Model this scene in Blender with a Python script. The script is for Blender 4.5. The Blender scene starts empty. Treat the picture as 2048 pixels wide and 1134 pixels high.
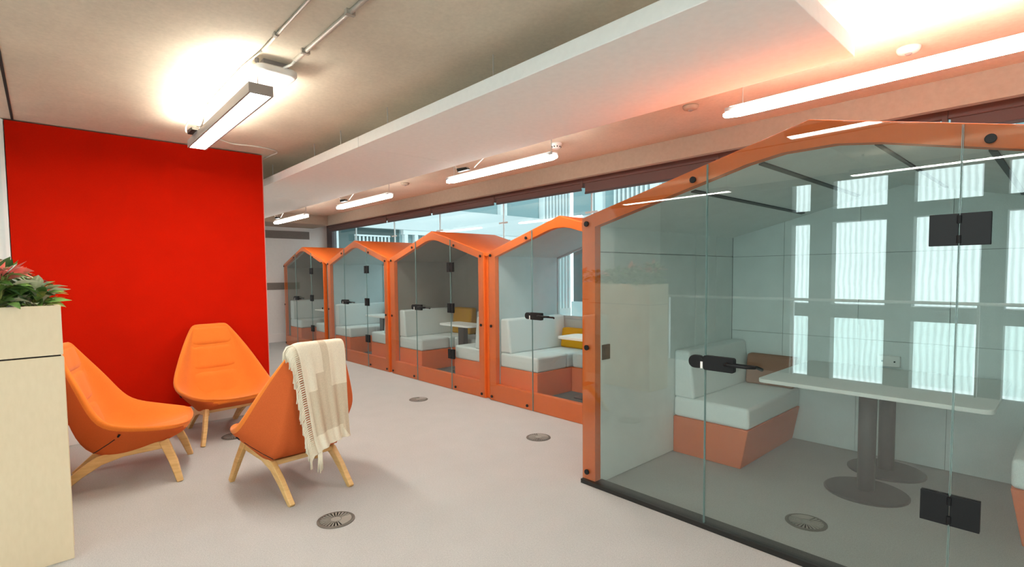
import bpy, bmesh, math, random
from math import radians as RAD, sin, cos, pi
from mathutils import Vector, Matrix
from mathutils.bvhtree import BVHTree

random.seed(7)
scene = bpy.context.scene
COL = scene.collection

# ------------------------------------------------------------------ render look
scene.view_settings.view_transform = 'Standard'
scene.view_settings.look = 'None'
scene.view_settings.gamma = 1.0
scene.view_settings.use_curve_mapping = False
scene.view_settings.exposure = 1.66
scene.cycles.max_bounces = 10
scene.cycles.diffuse_bounces = 5
scene.cycles.glossy_bounces = 5
scene.cycles.transparent_max_bounces = 24
scene.cycles.sample_clamp_indirect = 4.0
scene.cycles.use_denoising = True
scene.cycles.blur_glossy = 0.3

# ------------------------------------------------------------------ materials
MATS = {}
def _new(name):
    m = bpy.data.materials.new(name); m.use_nodes = True
    nt = m.node_tree; nt.nodes.clear()
    out = nt.nodes.new('ShaderNodeOutputMaterial')
    MATS[name] = m
    return m, nt, out

def mat(name, col, rough=0.6, metal=0.0, spec=0.5, noise=None, bump=None, sheen=0.0, emis=None):
    """noise = (scale, amount, detail); bump = (scale, strength, distance)"""
    m, nt, out = _new(name)
    b = nt.nodes.new('ShaderNodeBsdfPrincipled')
    b.inputs['Roughness'].default_value = rough
    b.inputs['Metallic'].default_value = metal
    b.inputs['Specular IOR Level'].default_value = spec
    b.inputs['Base Color'].default_value = (*col, 1)
    if sheen: b.inputs['Sheen Weight'].default_value = sheen
    nt.links.new(b.outputs[0], out.inputs[0])
    tc = nt.nodes.new('ShaderNodeTexCoord')
    if noise:
        cur = None
        layers = noise if isinstance(noise, list) else [noise]
        prev = None
        for (sc, am, de) in layers:
            n = nt.nodes.new('ShaderNodeTexNoise')
            n.inputs['Scale'].default_value = sc; n.inputs['Detail'].default_value = de
            nt.links.new(tc.outputs['Object'], n.inputs['Vector'])
            r = nt.nodes.new('ShaderNodeMapRange')
            r.inputs['From Min'].default_value = 0.3; r.inputs['From Max'].default_value = 0.7
            r.inputs['To Min'].default_value = 1 - am; r.inputs['To Max'].default_value = 1 + am
            nt.links.new(n.outputs['Fac'], r.inputs['Value'])
            mx = nt.nodes.new('ShaderNodeVectorMath'); mx.operation = 'SCALE'
            if prev is None: mx.inputs[0].default_value = col
            else: nt.links.new(prev, mx.inputs[0])
            nt.links.new(r.outputs[0], mx.inputs['Scale'])
            prev = mx.outputs[0]
        nt.links.new(prev, b.inputs['Base Color'])
    if bump:
        n = nt.nodes.new('ShaderNodeTexNoise')
        n.inputs['Scale'].default_value = bump[0]; n.inputs['Detail'].default_value = 3
        nt.links.new(tc.outputs['Object'], n.inputs['Vector'])
        bp = nt.nodes.new('ShaderNodeBump')
        bp.inputs['Strength'].default_value = bump[1]; bp.inputs['Distance'].default_value = bump[2]
        nt.links.new(n.outputs['Fac'], bp.inputs['Height'])
        nt.links.new(bp.outputs[0], b.inputs['Normal'])
    return m

def emit(name, col, strength):
    m, nt, out = _new(name)
    e = nt.nodes.new('ShaderNodeEmission')
    e.inputs[0].default_value = (*col, 1); e.inputs[1].default_value = strength
    nt.links.new(e.outputs[0], out.inputs[0])
    return m

def glass(name, tint, f0=0.042, rough=0.0, graze=1.0):
    """thin architectural glass: clear tinted sheet plus angle dependent mirror reflection on each face"""
    m, nt, out = _new(name)
    N = nt.nodes.new; L = nt.links.new
    geo = N('ShaderNodeNewGeometry')
    d = N('ShaderNodeVectorMath'); d.operation = 'DOT_PRODUCT'
    L(geo.outputs['Normal'], d.inputs[0]); L(geo.outputs['Incoming'], d.inputs[1])
    a = N('ShaderNodeMath'); a.operation = 'ABSOLUTE'; L(d.outputs['Value'], a.inputs[0])
    s = N('ShaderNodeMath'); s.operation = 'SUBTRACT'; s.inputs[0].default_value = 1.0; L(a.outputs[0], s.inputs[1])
    p = N('ShaderNodeMath'); p.operation = 'POWER'; p.inputs[1].default_value = 5.0; L(s.outputs[0], p.inputs[0])
    q = N('ShaderNodeMath'); q.operation = 'MULTIPLY_ADD'; q.inputs[1].default_value = (1 - f0)*graze; q.inputs[2].default_value = f0
    L(p.outputs[0], q.inputs[0])
    t = N('ShaderNodeBsdfTransparent'); t.inputs[0].default_value = (*tint, 1)
    g = N('ShaderNodeBsdfGlossy'); g.inputs['Roughness'].default_value = rough
    g.inputs[0].default_value = (1, 1, 1, 1)
    mx = N('ShaderNodeMixShader')
    L(q.outputs[0], mx.inputs[0]); L(t.outputs[0], mx.inputs[1]); L(g.outputs[0], mx.inputs[2])
    L(mx.outputs[0], out.inputs[0])
    return m

def wood(name, c1, c2, scale=14, stretch=(1, 1, 1), rough=0.45, bumpy=0.05):
    m, nt, out = _new(name)
    N = nt.nodes.new; L = nt.links.new
    b = N('ShaderNodeBsdfPrincipled'); b.inputs['Roughness'].default_value = rough
    tc = N('ShaderNodeTexCoord'); mp = N('ShaderNodeMapping')
    mp.inputs['Scale'].default_value = stretch
    n = N('ShaderNodeTexNoise'); n.inputs['Scale'].default_value = scale; n.inputs['Detail'].default_value = 5
    r = N('ShaderNodeValToRGB')
    r.color_ramp.elements[0].position = 0.3; r.color_ramp.elements[1].position = 0.7
    r.color_ramp.elements[0].color = (*c1, 1); r.color_ramp.elements[1].color = (*c2, 1)
    L(tc.outputs['Object'], mp.inputs[0]); L(mp.outputs[0], n.inputs['Vector'])
    L(n.outputs['Fac'], r.inputs[0]); L(r.outputs[0], b.inputs['Base Color'])
    L(b.outputs[0], out.inputs[0])
    return m

M_carpet = mat('carpet', (0.415, 0.405, 0.392), 0.95, spec=0.1, noise=[(260, 0.18, 2), (90, 0.05, 2), (4, 0.02, 2)], bump=(320, 0.35, 0.004))
M_conc = mat('concrete_ceiling', (0.64, 0.57, 0.465), 0.85, spec=0.2, noise=[(1.3, 0.10, 5), (45, 0.05, 4)], bump=(60, 0.12, 0.004))
M_bulk = mat('painted_bulkhead', (0.40, 0.325, 0.255), 0.85, spec=0.2, noise=(30, 0.04, 4))
M_white = mat('white_paint', (0.74, 0.73, 0.71), 0.6, spec=0.3, noise=(20, 0.02, 3))
M_skirt = mat('white_gloss_skirting', (0.78, 0.75, 0.73), 0.4)
M_greyband = mat('grey_band', (0.20, 0.175, 0.155), 0.8, noise=(40, 0.05, 3))
M_red = mat('red_felt', (0.50, 0.009, 0.0012), 0.95, spec=0.05, noise=[(420, 0.10, 3), (3, 0.04, 2)], bump=(500, 0.25, 0.003))
M_rededge = mat('red_panel_edge', (0.62, 0.30, 0.27), 0.7)
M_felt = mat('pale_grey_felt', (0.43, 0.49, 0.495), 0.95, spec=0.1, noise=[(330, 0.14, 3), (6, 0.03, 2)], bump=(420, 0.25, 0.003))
M_felt_lit = mat('brightened_grey_felt', (0.76, 0.80, 0.785), 0.95, spec=0.1, noise=[(330, 0.14, 3), (6, 0.03, 2)], bump=(420, 0.25, 0.003))  # booth felt lightened to brighten the dim inside of the wide booth
M_felt_shaded = mat('shaded_warm_grey_felt', (0.24, 0.22, 0.195), 0.95, spec=0.1, noise=[(330, 0.14, 3), (6, 0.03, 2)], bump=(420, 0.25, 0.003))  # booth felt darkened: missing window light painted into the closed booths
M_cush_lit = mat('brightened_grey_upholstery', (0.82, 0.85, 0.84), 0.95, spec=0.1, noise=[(300, 0.12, 3)], bump=(380, 0.3, 0.003))  # bench upholstery lightened to make up for weak light in the wide booth
M_cush = mat('pale_grey_upholstery', (0.60, 0.64, 0.635), 0.95, spec=0.1, noise=[(300, 0.12, 3)], bump=(380, 0.3, 0.003))
M_must = mat('mustard_upholstery', (0.50, 0.25, 0.012), 0.95, spec=0.1, noise=(300, 0.12, 3), bump=(380, 0.3, 0.003))
M_terra = mat('terracotta_upholstery', (0.34, 0.165, 0.105), 0.95, spec=0.1, noise=(300, 0.12, 3))
M_orange = mat('orange_laminate', (0.70, 0.135, 0.022), 0.5, spec=0.15, noise=(18, 0.03, 3))
M_orskirt = mat('orange_fabric_skirt', (0.72, 0.15, 0.04), 0.7, spec=0.2, noise=(200, 0.05, 3))
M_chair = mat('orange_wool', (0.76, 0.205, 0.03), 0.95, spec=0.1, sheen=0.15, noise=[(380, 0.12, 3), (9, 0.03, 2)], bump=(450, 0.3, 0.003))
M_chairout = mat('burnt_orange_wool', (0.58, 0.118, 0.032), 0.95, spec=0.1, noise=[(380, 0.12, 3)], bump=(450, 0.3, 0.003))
M_oak = wood('oak', (0.60, 0.36, 0.13), (0.74, 0.49, 0.21), 9, (1, 1, 6))
M_ply = wood('birch_veneer', (0.74, 0.625, 0.435), (0.77, 0.655, 0.465), 9, (6, 6, 2.0), 0.5)
M_black = mat('black_plastic', (0.008, 0.008, 0.009), 0.5, spec=0.25)
M_dark = mat('dark_shadow_gap', (0.02, 0.014, 0.012), 0.9)
M_chan = mat('black_channel', (0.012, 0.011, 0.010), 0.35)
M_darkcarpet = mat('booth_carpet', (0.13, 0.13, 0.125), 0.95, spec=0.1, noise=(260, 0.15, 2))
M_steelgrey = mat('grey_powder_coat', (0.050, 0.047, 0.048), 0.5, noise=(80, 0.05, 2))
M_tabletop = mat('white_laminate', (0.80, 0.79, 0.76), 0.35, spec=0.5)
M_alu = mat('aluminium', (0.62, 0.62, 0.62), 0.3, metal=1.0)
M_rail = mat('brushed_steel_rail', (0.85, 0.85, 0.83), 0.45, metal=0.6)
M_vent = mat('vent_grey_metal', (0.30, 0.28, 0.25), 0.5, metal=0.2)
M_ventrim = mat('vent_rim_metal', (0.12, 0.105, 0.09), 0.5, metal=0.2)
M_ventdark = mat('vent_slot_dark', (0.012, 0.010, 0.008), 0.9)
M_lampbody = mat('lamp_grey_housing', (0.30, 0.27, 0.26), 0.5)
M_cable = mat('white_cable', (0.70, 0.66, 0.60), 0.5)
M_conduit = mat('galvanised_conduit', (0.42, 0.38, 0.33), 0.5, metal=0.3, noise=(60, 0.08, 2))
M_plastic = mat('white_plastic', (0.80, 0.78, 0.75), 0.4)
M_blind = mat('brown_blind_fabric', (0.16, 0.095, 0.085), 0.9, noise=(200, 0.05, 2))
M_frame = mat('dark_window_frame', (0.075, 0.055, 0.058), 0.5)
M_raft = mat('white_acoustic_raft', (0.85, 0.845, 0.82), 0.9, spec=0.1, noise=(25, 0.02, 3))
M_leaf = mat('green_leaf', (0.13, 0.26, 0.06), 0.4, noise=(12, 0.5, 3))
M_leaf2 = mat('light_green_leaf', (0.30, 0.38, 0.10), 0.45, noise=(12, 0.4, 3))
M_leafd = mat('dark_green_leaf', (0.05, 0.13, 0.04), 0.35, noise=(12, 0.4, 3))
M_pink = mat('pink_leaf', (0.72, 0.20, 0.17), 0.45, noise=(14, 0.35, 3))
M_leafw = mat('white_edged_leaf', (0.55, 0.58, 0.42), 0.45, noise=(14, 0.3, 3))
M_soil = mat('soil', (0.05, 0.035, 0.02), 0.95, noise=(60, 0.4, 3))
M_blanket = mat('cream_wool', (0.76, 0.68, 0.54), 0.95, spec=0.1, noise=[(150, 0.06, 3)], bump=(250, 0.3, 0.003))
M_blanket2 = mat('beige_wool', (0.60, 0.50, 0.37), 0.95, spec=0.1, noise=[(150, 0.08, 3)], bump=(250, 0.3, 0.003))
M_glass = glass('booth_glass', (0.88, 0.918, 0.908), f0=0.070)
M_glassrow = glass('row_booth_glass', (0.93, 0.96, 0.955), f0=0.04, graze=0.45)
M_glassedge = mat('glass_edge', (0.16, 0.25, 0.24), 0.2)
M_winglass = glass('window_glass', (0.93, 0.99, 0.99), f0=0.045)
M_balglass = glass('balustrade_glass', (0.90, 0.95, 0.94))
M_ext = mat('exterior_white_panel', (0.52, 0.55, 0.55), 0.5, noise=(0.8, 0.02, 2))
M_extgrey = mat('exterior_grey', (0.16, 0.21, 0.21), 0.6, noise=(3, 0.06, 2))
M_extpier = mat('atrium_grey_stone', (0.22, 0.23, 0.22), 0.8, noise=(5, 0.06, 3))
M_extglass = mat('exterior_dark_glazing', (0.06, 0.10, 0.10), 0.5, spec=0.2)
M_extmid = mat('exterior_mid_glazing', (0.22, 0.31, 0.32), 0.4, spec=0.3)
M_fin = mat('exterior_white_fin', (0.62, 0.66, 0.66), 0.5)
M_court = mat('courtyard_paving', (0.4, 0.4, 0.4), 0.9, noise=(2, 0.1, 3))
E_tube = emit('lamp_diffuser', (1.0, 0.97, 0.90), 18.0)
E_up = emit('lamp_uplight', (1.0, 0.93, 0.80), 26.0)
E_up4 = emit('lamp_uplight_medium', (1.0, 0.93, 0.80), 8.0)
E_tube3 = emit('lamp_diffuser_near', (1.0, 0.97, 0.90), 17.0)
E_up2 = emit('lamp_uplight_soft', (1.0, 0.93, 0.80), 1.5)
E_tube2 = emit('lamp_diffuser_row', (1.0, 0.97, 0.90), 15.0)
E_strip = emit('slab_edge_strip', (1.0, 0.97, 0.9), 5.0)
E_win = None

def blindpane(name, strength, xs):
    """day-lit window with vertical blinds behind: stripes of slightly different brightness"""
    m, nt, out = _new(name)
    N = nt.nodes.new; L = nt.links.new
    tc = N('ShaderNodeTexCoord')
    w = N('ShaderNodeTexWave'); w.wave_type = 'BANDS'; w.bands_direction = 'X'
    w.inputs['Scale'].default_value = xs; w.inputs['Distortion'].default_value = 3.5
    w.inputs['Detail'].default_value = 3.0; w.inputs['Detail Scale'].default_value = 0.6
    n = N('ShaderNodeTexNoise'); n.inputs['Scale'].default_value = 0.9
    L(tc.outputs['Object'], w.inputs['Vector']); L(tc.outputs['Object'], n.inputs['Vector'])
    ad = N('ShaderNodeMath'); ad.operation = 'MULTIPLY_ADD'; ad.inputs[1].default_value = 0.6
    L(n.outputs['Fac'], ad.inputs[0]); L(w.outputs['Fac'], ad.inputs[2])
    r = N('ShaderNodeMapRange'); r.inputs['From Min'].default_value = 0.1; r.inputs['From Max'].default_value = 1.2
    r.inputs['To Min'].default_value = 0.72 * strength; r.inputs['To Max'].default_value = 1.12 * strength
    L(ad.outputs[0], r.inputs['Value'])
    e = N('ShaderNodeEmission'); e.inputs[0].default_value = (0.80, 1.0, 1.0, 1)
    L(r.outputs[0], e.inputs[1]); L(e.outputs[0], out.inputs[0])
    return m
E_win = blindpane('daylit_blinds', 2.0, 2.6)

# ------------------------------------------------------------------ mesh builder
class MB:
    def __init__(s): s.bm = bmesh.new(); s.mats = []; s.mi = 0
    def use(s, m):
        if m not in s.mats: s.mats.append(m)
        s.mi = s.mats.index(m); return s
    def face(s, vs):
        try:
            f = s.bm.faces.new(vs); f.material_index = s.mi; return f
        except ValueError: return None
    def box(s, x0, x1, y0, y1, z0, z1):
        v = [s.bm.verts.new(p) for p in ((x0,y0,z0),(x1,y0,z0),(x1,y1,z0),(x0,y1,z0),(x0,y0,z1),(x1,y0,z1),(x1,y1,z1),(x0,y1,z1))]
        for f in ((3,2,1,0),(4,5,6,7),(0,1,5,4),(1,2,6,5),(2,3,7,6),(3,0,4,7)): s.face([v[i] for i in f])
        return s
    def hexa(s, pts):
        v = [s.bm.verts.new(p) for p in pts]
        for f in ((3,2,1,0),(4,5,6,7),(0,1,5,4),(1,2,6,5),(2,3,7,6),(3,0,4,7)): s.face([v[i] for i in f])
        return s
    def prism(s, poly, a, b, axis='y'):
        """poly in the plane normal to axis (y: (x,z); x: (y,z); z: (x,y))"""
        def P(p, t):
            return {'y': (p[0], t, p[1]), 'x': (t, p[0], p[1]), 'z': (p[0], p[1], t)}[axis]
        A = [s.bm.verts.new(P(p, a)) for p in poly]; B = [s.bm.verts.new(P(p, b)) for p in poly]
        n = len(poly)
        s.face(A[::-1]); s.face(B)
        for i in range(n): s.face([A[i], A[(i+1) % n], B[(i+1) % n], B[i]])
        return s
    def ring(s, outer, inner, a, b, axis='y'):
        """closed strip between two outlines with the same number of points"""
        def P(p, t):
            return {'y': (p[0], t, p[1]), 'x': (t, p[0], p[1]), 'z': (p[0], p[1], t)}[axis]
        n = len(outer)
        V = [[s.bm.verts.new(P(p, t)) for p in o] for t in (a, b) for o in (outer, inner)]
        oa, ia, ob, ib = V
        for i in range(n):
            j = (i+1) % n
            s.face([oa[i], oa[j], ia[j], ia[i]]); s.face([ob[j], ob[i], ib[i], ib[j]])
            s.face([oa[j], oa[i], ob[i], ob[j]]); s.face([ia[i], ia[j], ib[j], ib[i]])
        return s
    def tube(s, path, r, seg=8, closed=False):
        path = [Vector(p) for p in path]; n = len(path); rings = []
        up = Vector((0, 0, 1)); prev = None
        for i, p in enumerate(path):
            d = (path[min(i+1, n-1)] - path[max(i-1, 0)])
            if d.length < 1e-9: d = Vector((0, 0, 1))
            d.normalize()
            if prev is None:
                a = d.cross(up)
                if a.length < 1e-3: a = d.cross(Vector((1, 0, 0)))
            else:
                a = prev - d * prev.dot(d)
                if a.length < 1e-6: a = d.cross(up)
            a.normalize(); prev = a; b = d.cross(a)
            rr = r[i] if isinstance(r, (list, tuple)) else r
            rings.append([s.bm.verts.new(p + (a*cos(2*pi*k/seg) + b*sin(2*pi*k/seg))*rr) for k in range(seg)])
        for i in range(n-1):
            for k in range(seg):
                s.face([rings[i][k], rings[i][(k+1) % seg], rings[i+1][(k+1) % seg], rings[i+1][k]])
        s.face(rings[0][::-1]); s.face(rings[-1])
        return s
    def disc(s, c, axis, r, h, seg=20):
        """short cylinder centred at c, along axis vector"""
        ax = Vector(axis).normalized(); c = Vector(c)
        return s.tube([c - ax*h/2, c + ax*h/2], r, seg)
    def lathe(s, prof, c=(0, 0, 0), seg=28):
        c = Vector(c); rings = []
        for (r, z) in prof:
            rings.append([s.bm.verts.new(c + Vector((max(r, 1e-4)*cos(2*pi*k/seg), max(r, 1e-4)*sin(2*pi*k/seg), z))) for k in range(seg)])
        for i in range(len(rings)-1):
            for k in range(seg):
                s.face([rings[i][k], rings[i][(k+1) % seg], rings[i+1][(k+1) % seg], rings[i+1][k]])
        s.face(rings[0][::-1]); s.face(rings[-1])
        return s
    def loft(s, sections, closed=True, caps=True):
        R = [[s.bm.verts.new(p) for p in sec] for sec in sections]
        n = len(R[0])
        for i in range(len(R)-1):
            for k in range(n if closed else n-1):
                s.face([R[i][k], R[i][(k+1) % n], R[i+1][(k+1) % n], R[i+1][k]])
        if caps:
            s.face(R[0][::-1]); s.face(R[-1])
        return s
    def build(s, name, m=None, parent=None, bevel=0.0, seg=2, smooth=False, subsurf=0, autosmooth=None):
        bmesh.ops.recalc_face_normals(s.bm, faces=s.bm.faces)
        off = Vector((0, 0, 0)); q = parent
        while q is not None:
            off += q.location; q = q.parent
        if parent is None or True:
            bmesh.ops.translate(s.bm, verts=s.bm.verts, vec=-off)
        me = bpy.data.meshes.new(name); s.bm.to_mesh(me); s.bm.free()
        for mm in ([m] if m and not s.mats else s.mats): me.materials.append(mm)
        o = bpy.data.objects.new(name, me); COL.objects.link(o)
        if parent: o.parent = parent
        if smooth:
            for p in me.polygons: p.use_smooth = True
        if bevel:
            b = o.modifiers.new('edge', 'BEVEL'); b.width = bevel; b.segments = seg; b.limit_method = 'ANGLE'; b.angle_limit = RAD(40)
            for p in me.polygons: p.use_smooth = True
            w = o.modifiers.new('normals', 'WEIGHTED_NORMAL'); w.keep_sharp = True
        if subsurf:
            u = o.modifiers.new('smooth', 'SUBSURF'); u.levels = subsurf; u.render_levels = subsurf
            for p in me.polygons: p.use_smooth = True
        return o

def tag(o, label=None, cat=None, group=None, kind=None):
    if label: o['label'] = label
    if cat: o['category'] = cat
    if group: o['group'] = group
    if kind: o['kind'] = kind
    return o

def thing(name, label, cat, loc=(0, 0, 0), group=None):
    o = bpy.data.objects.new(name, None); COL.objects.link(o)
    o.location = loc; o.empty_display_size = 0.1
    return tag(o, label, cat, group)

def struct(o, label, cat):
    return tag(o, label, cat, kind='structure')

def place(root, loc, rz):
    root.location = loc; root.rotation_euler = (0, 0, rz)

def copy_tree(o, parent=None):
    c = o.copy(); COL.objects.link(c)
    if parent: c.parent = parent
    for ch in list(o.children): copy_tree(ch, c)
    return c

# ------------------------------------------------------------------ camera (fitted)
CAMZ = 1.5
yaw, pit, rol = RAD(47.702), RAD(-3.0286), RAD(-0.5388)
fwd = Vector((-sin(yaw)*cos(pit), cos(yaw)*cos(pit), sin(pit)))
rgt = Vector((cos(yaw), sin(yaw), 0)); up = rgt.cross(fwd)
r2 = rgt*cos(rol) + up*sin(rol); u2 = -rgt*sin(rol) + up*cos(rol)
cam = bpy.data.cameras.new('camera'); camo = bpy.data.objects.new('camera', cam); COL.objects.link(camo)
mm = Matrix((r2, u2, -fwd)).transposed().to_4x4(); mm.translation = Vector((0, 0, CAMZ))
camo.matrix_world = mm
cam.sensor_width = 36.0; cam.lens = 36.0*1027.4/2048; cam.shift_y = 36.0/2048
cam.clip_start = 0.05; cam.clip_end = 200
scene.camera = camo

# ------------------------------------------------------------------ world: pale overcast daylight
w = bpy.data.worlds.new('overcast'); scene.world = w; w.use_nodes = True
bg = w.node_tree.nodes['Background']
bg.inputs[0].default_value = (0.82, 0.96, 1.0, 1); bg.inputs[1].default_value = 1.05

# ================================================================== ROOM SHELL
CEIL = 2.833
XL, XE, XR = -6.03, -12.3, 3.6       # red wall, far end wall, right wall
YB, YW = -2.47, 5.16                  # atrium edge behind the camera, window plane
struct(MB().box(XE-0.2, XR+0.2, YB, YW+0.2, -0.25, 0).build('floor', M_carpet), 'grey brown carpet floor of the whole lounge', 'floor')
c = MB()
c.box(XE-0.2, XR+0.2, YB, YW+0.2, CEIL, CEIL+0.25)
co = struct(c.build('ceiling', M_conc), 'bare beige concrete ceiling slab above the lounge', 'ceiling')
# joint in the slab at the left
struct(MB().box(XL, XR, -0.146, -0.130, CEIL-0.004, CEIL+0.001).build('trim_1', M_dark), 'dark straight joint line in the concrete ceiling at far left', 'ceiling joint')
# bulkhead along the windows and at the far end
b = MB()
b.box(XE, XR, 4.72, 4.79, 2.632, CEIL)
b.box(XE, -11.25, 1.0, 4.72, 2.632, CEIL)
struct(b.build('trim_2', M_bulk), 'dropped ceiling bulkhead running above the windows', 'bulkhead')
# walls
struct(MB().box(-11.2, XL-0.055, -0.21, 1.80, 0, CEIL).build('wall_core', M_white), 'white core wall that carries the red felt panel', 'wall')
rp = MB(); rp.use(M_red).box(XL-0.055, XL, -0.19, 1.815, 0.188, CEIL-0.012)
rp.use(M_rededge).box(XL-0.054, XL-0.004, 1.815, 1.824, 0.188, CEIL-0.012)
struct(rp.build('wall_left', None), 'large plain red felt wall panel behind the lounge chairs', 'wall panel')
struct(MB().box(XL-0.03, XL-0.004, -0.19, 1.80, 0, 0.186).build('baseboard_left', M_skirt, bevel=0.004), 'tall white skirting board under the red wall panel', 'skirting board')
struct(MB().box(-11.2, XL-0.02, YB-0.1, -0.21, 0, CEIL).build('wall_side', M_white), 'white wall left of the red felt panel', 'wall')
struct(MB().box(XL-0.018, XL+0.006, -0.222, -0.196, 0, CEIL-0.01).build('trim_3', M_skirt), 'narrow white upright trim beside the red felt panel', 'wall trim')
fw = MB(); fw.box(XE-0.2, XE, 1.0, YW+0.2, 0, CEIL)
struct(fw.build('wall_far', M_white), 'white end wall beyond the row of booths', 'wall')
struct(MB().box(XE, XE+0.018, 2.2, 4.70, 2.37, 2.545).build('trim_4', M_greyband), 'wide grey brown band high on the white end wall', 'wall band')
struct(MB().box(XE, XE+0.018, 3.35, 4.95, 1.20, 1.36).build('trim_5', M_greyband), 'narrow grey band across the middle of the white end wall', 'wall band')
struct(MB().box(XE, XE+0.03, 1.0, 4.95, 0, 0.19).build('baseboard_far', M_skirt, bevel=0.004), 'white skirting at the foot of the end wall', 'skirting board')
struct(MB().box(XR, XR+0.2, YB, YW+0.2, 0, CEIL).build('wall_right', M_white), 'white wall closing the right end of the lounge', 'wall')

# ------------------------------------------------------------------ window wall
wf = MB()
wf.box(XE, -12.0, YW-0.03, YW+0.08, 0, 2.833)
wf.box(XE, XR, YW-0.01, YW+0.08, 2.68, CEIL)
wf.box(XE, XR, YW-0.03, YW+0.08, 0, 0.10)
wfo = struct(wf.build('window_1', M_frame), 'dark brown frame of the long window wall', 'window')
JX = [-10.85, -9.15, -7.56, -5.87, -4.18, -2.49, -0.80, 0.90, 2.6]
xs = [-12.0] + JX + [XR]
for a, d in zip(xs[:-1], xs[1:]):
    MB().box(a+0.006, d-0.006, YW+0.03, YW+0.042, 0.10, 2.69).build('pane', M_winglass, wfo)
for a in JX:
    mb = MB(); mb.box(a-0.008, a+0.008, YW+0.022, YW+0.05, 0.1, 2.69)
    for dz in (2.28, 1.3): mb.box(a-0.10, a+0.10, YW+0.018, YW+0.026, dz-0.012, dz+0.012)
    mb.build('glass_fitting', M_fin, wfo)
# roller blinds pulled nearly all the way up
BJ = [-12.0, -9.18, -7.60, -5.90, -4.20, -2.45, -0.70, 1.05, 2.8]
bl = ['leftmost brown roller blind above the farthest booth',
      'brown roller blind above the second booth from the white end wall',
      'brown roller blind above the ridge of the third booth from the end wall',
      'brown roller blind above the valley between third and fourth booths',
      'brown roller blind beside the left eave of the wide booth, hanging a little lower',
      'brown roller blind above the left roof slope of the wide booth',
      'brown roller blind above the ridge of the wide booth',
      'rightmost brown roller blind at the right edge of the view']
for i, (a, d) in enumerate(zip(BJ[:-1], BJ[1:])):
    low = 2.545 - (0.045 if i in (4,) else 0.0) - (0.02 if i in (6,) else 0)
    t = thing('roller_blind', bl[i], 'blind', ((a+d)/2, 5.05, 2.55), 'roller blinds along the window')
    MB().box(a+0.012, d-0.012, 5.02, 5.075, 2.625, 2.70).build('cassette', M_blind, t, bevel=0.01)
    MB().box(a+0.03, d-0.03, 5.045, 5.052, low+0.01, 2.64).build('fabric', M_blind, t)
    MB().box(a+0.028, d-0.028, 5.038, 5.058, low-0.008, low+0.016).build('bottom_bar', M_frame, t, bevel=0.004)
    MB().box(d-0.018, d+0.014, 5.015, 5.08, low+0.03, 2.712).build('bracket', M_blind, t)

# ------------------------------------------------------------------ suspended acoustic raft
RZ0, RZ1, RY0, RY1 = 2.55, 2.635, 1.945, 2.99
RJ = [-11.18, -8.78, -6.38, -3.98, -1.6 if False else -0.765]
RJ = [-11.1, -9.5, -7.18, -3.985, -0.765]
RJ = [-11.1, -7.2, -3.985, -0.765]
rl = ['farthest white acoustic raft panel, hung past the corner of the red wall',
      'middle white acoustic raft panel, hung in front of the third booth',
      'nearest white acoustic raft panel, with its end edge in view beside the bright ceiling']
for i, (a, d) in enumerate(zip(RJ[:-1], RJ[1:])):
    t = thing('ceiling_raft', rl[i], 'acoustic panel', ((a+d)/2, (RY0+RY1)/2, RZ0), 'white ceiling rafts')
    MB().box(a+0.003, d-0.003, RY0, RY1, RZ0, RZ1).build('panel', M_raft, t, bevel=0.004)
    n = 3 if i else 3
    for k in range(n):
        hx = a + (d-a)*(k+0.5)/n
        if i == 1: hx = (-6.5, -5.22, -4.6)[k]
        if i == 2: hx = (-3.73, -2.43, -1.2)[k]
        for hy in (RY0+0.13, RY1-0.13):
            MB().tube([(hx, hy, RZ1-0.002), (hx, hy, CEIL+0.002)], 0.005, 6).build('hanger_wire', M_alu, t)

def catmull(P, n=6):
    out = []
    for i in range(len(P)-1):
        p0 = P[max(i-1, 0)]; p1 = P[i]; p2 = P[i+1]; p3 = P[min(i+2, len(P)-1)]
        for k in range(n):
            t_ = k/n
            out.append(tuple(0.5*((2*b_)+(-a_+c_)*t_+(2*a_-5*b_+4*c_-d_)*t_*t_+(-a_+3*b_-3*c_+d_)*t_**3) for a_, b_, c_, d_ in zip(p0, p1, p2, p3)))
    out.append(tuple(P[-1])); return out

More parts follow.
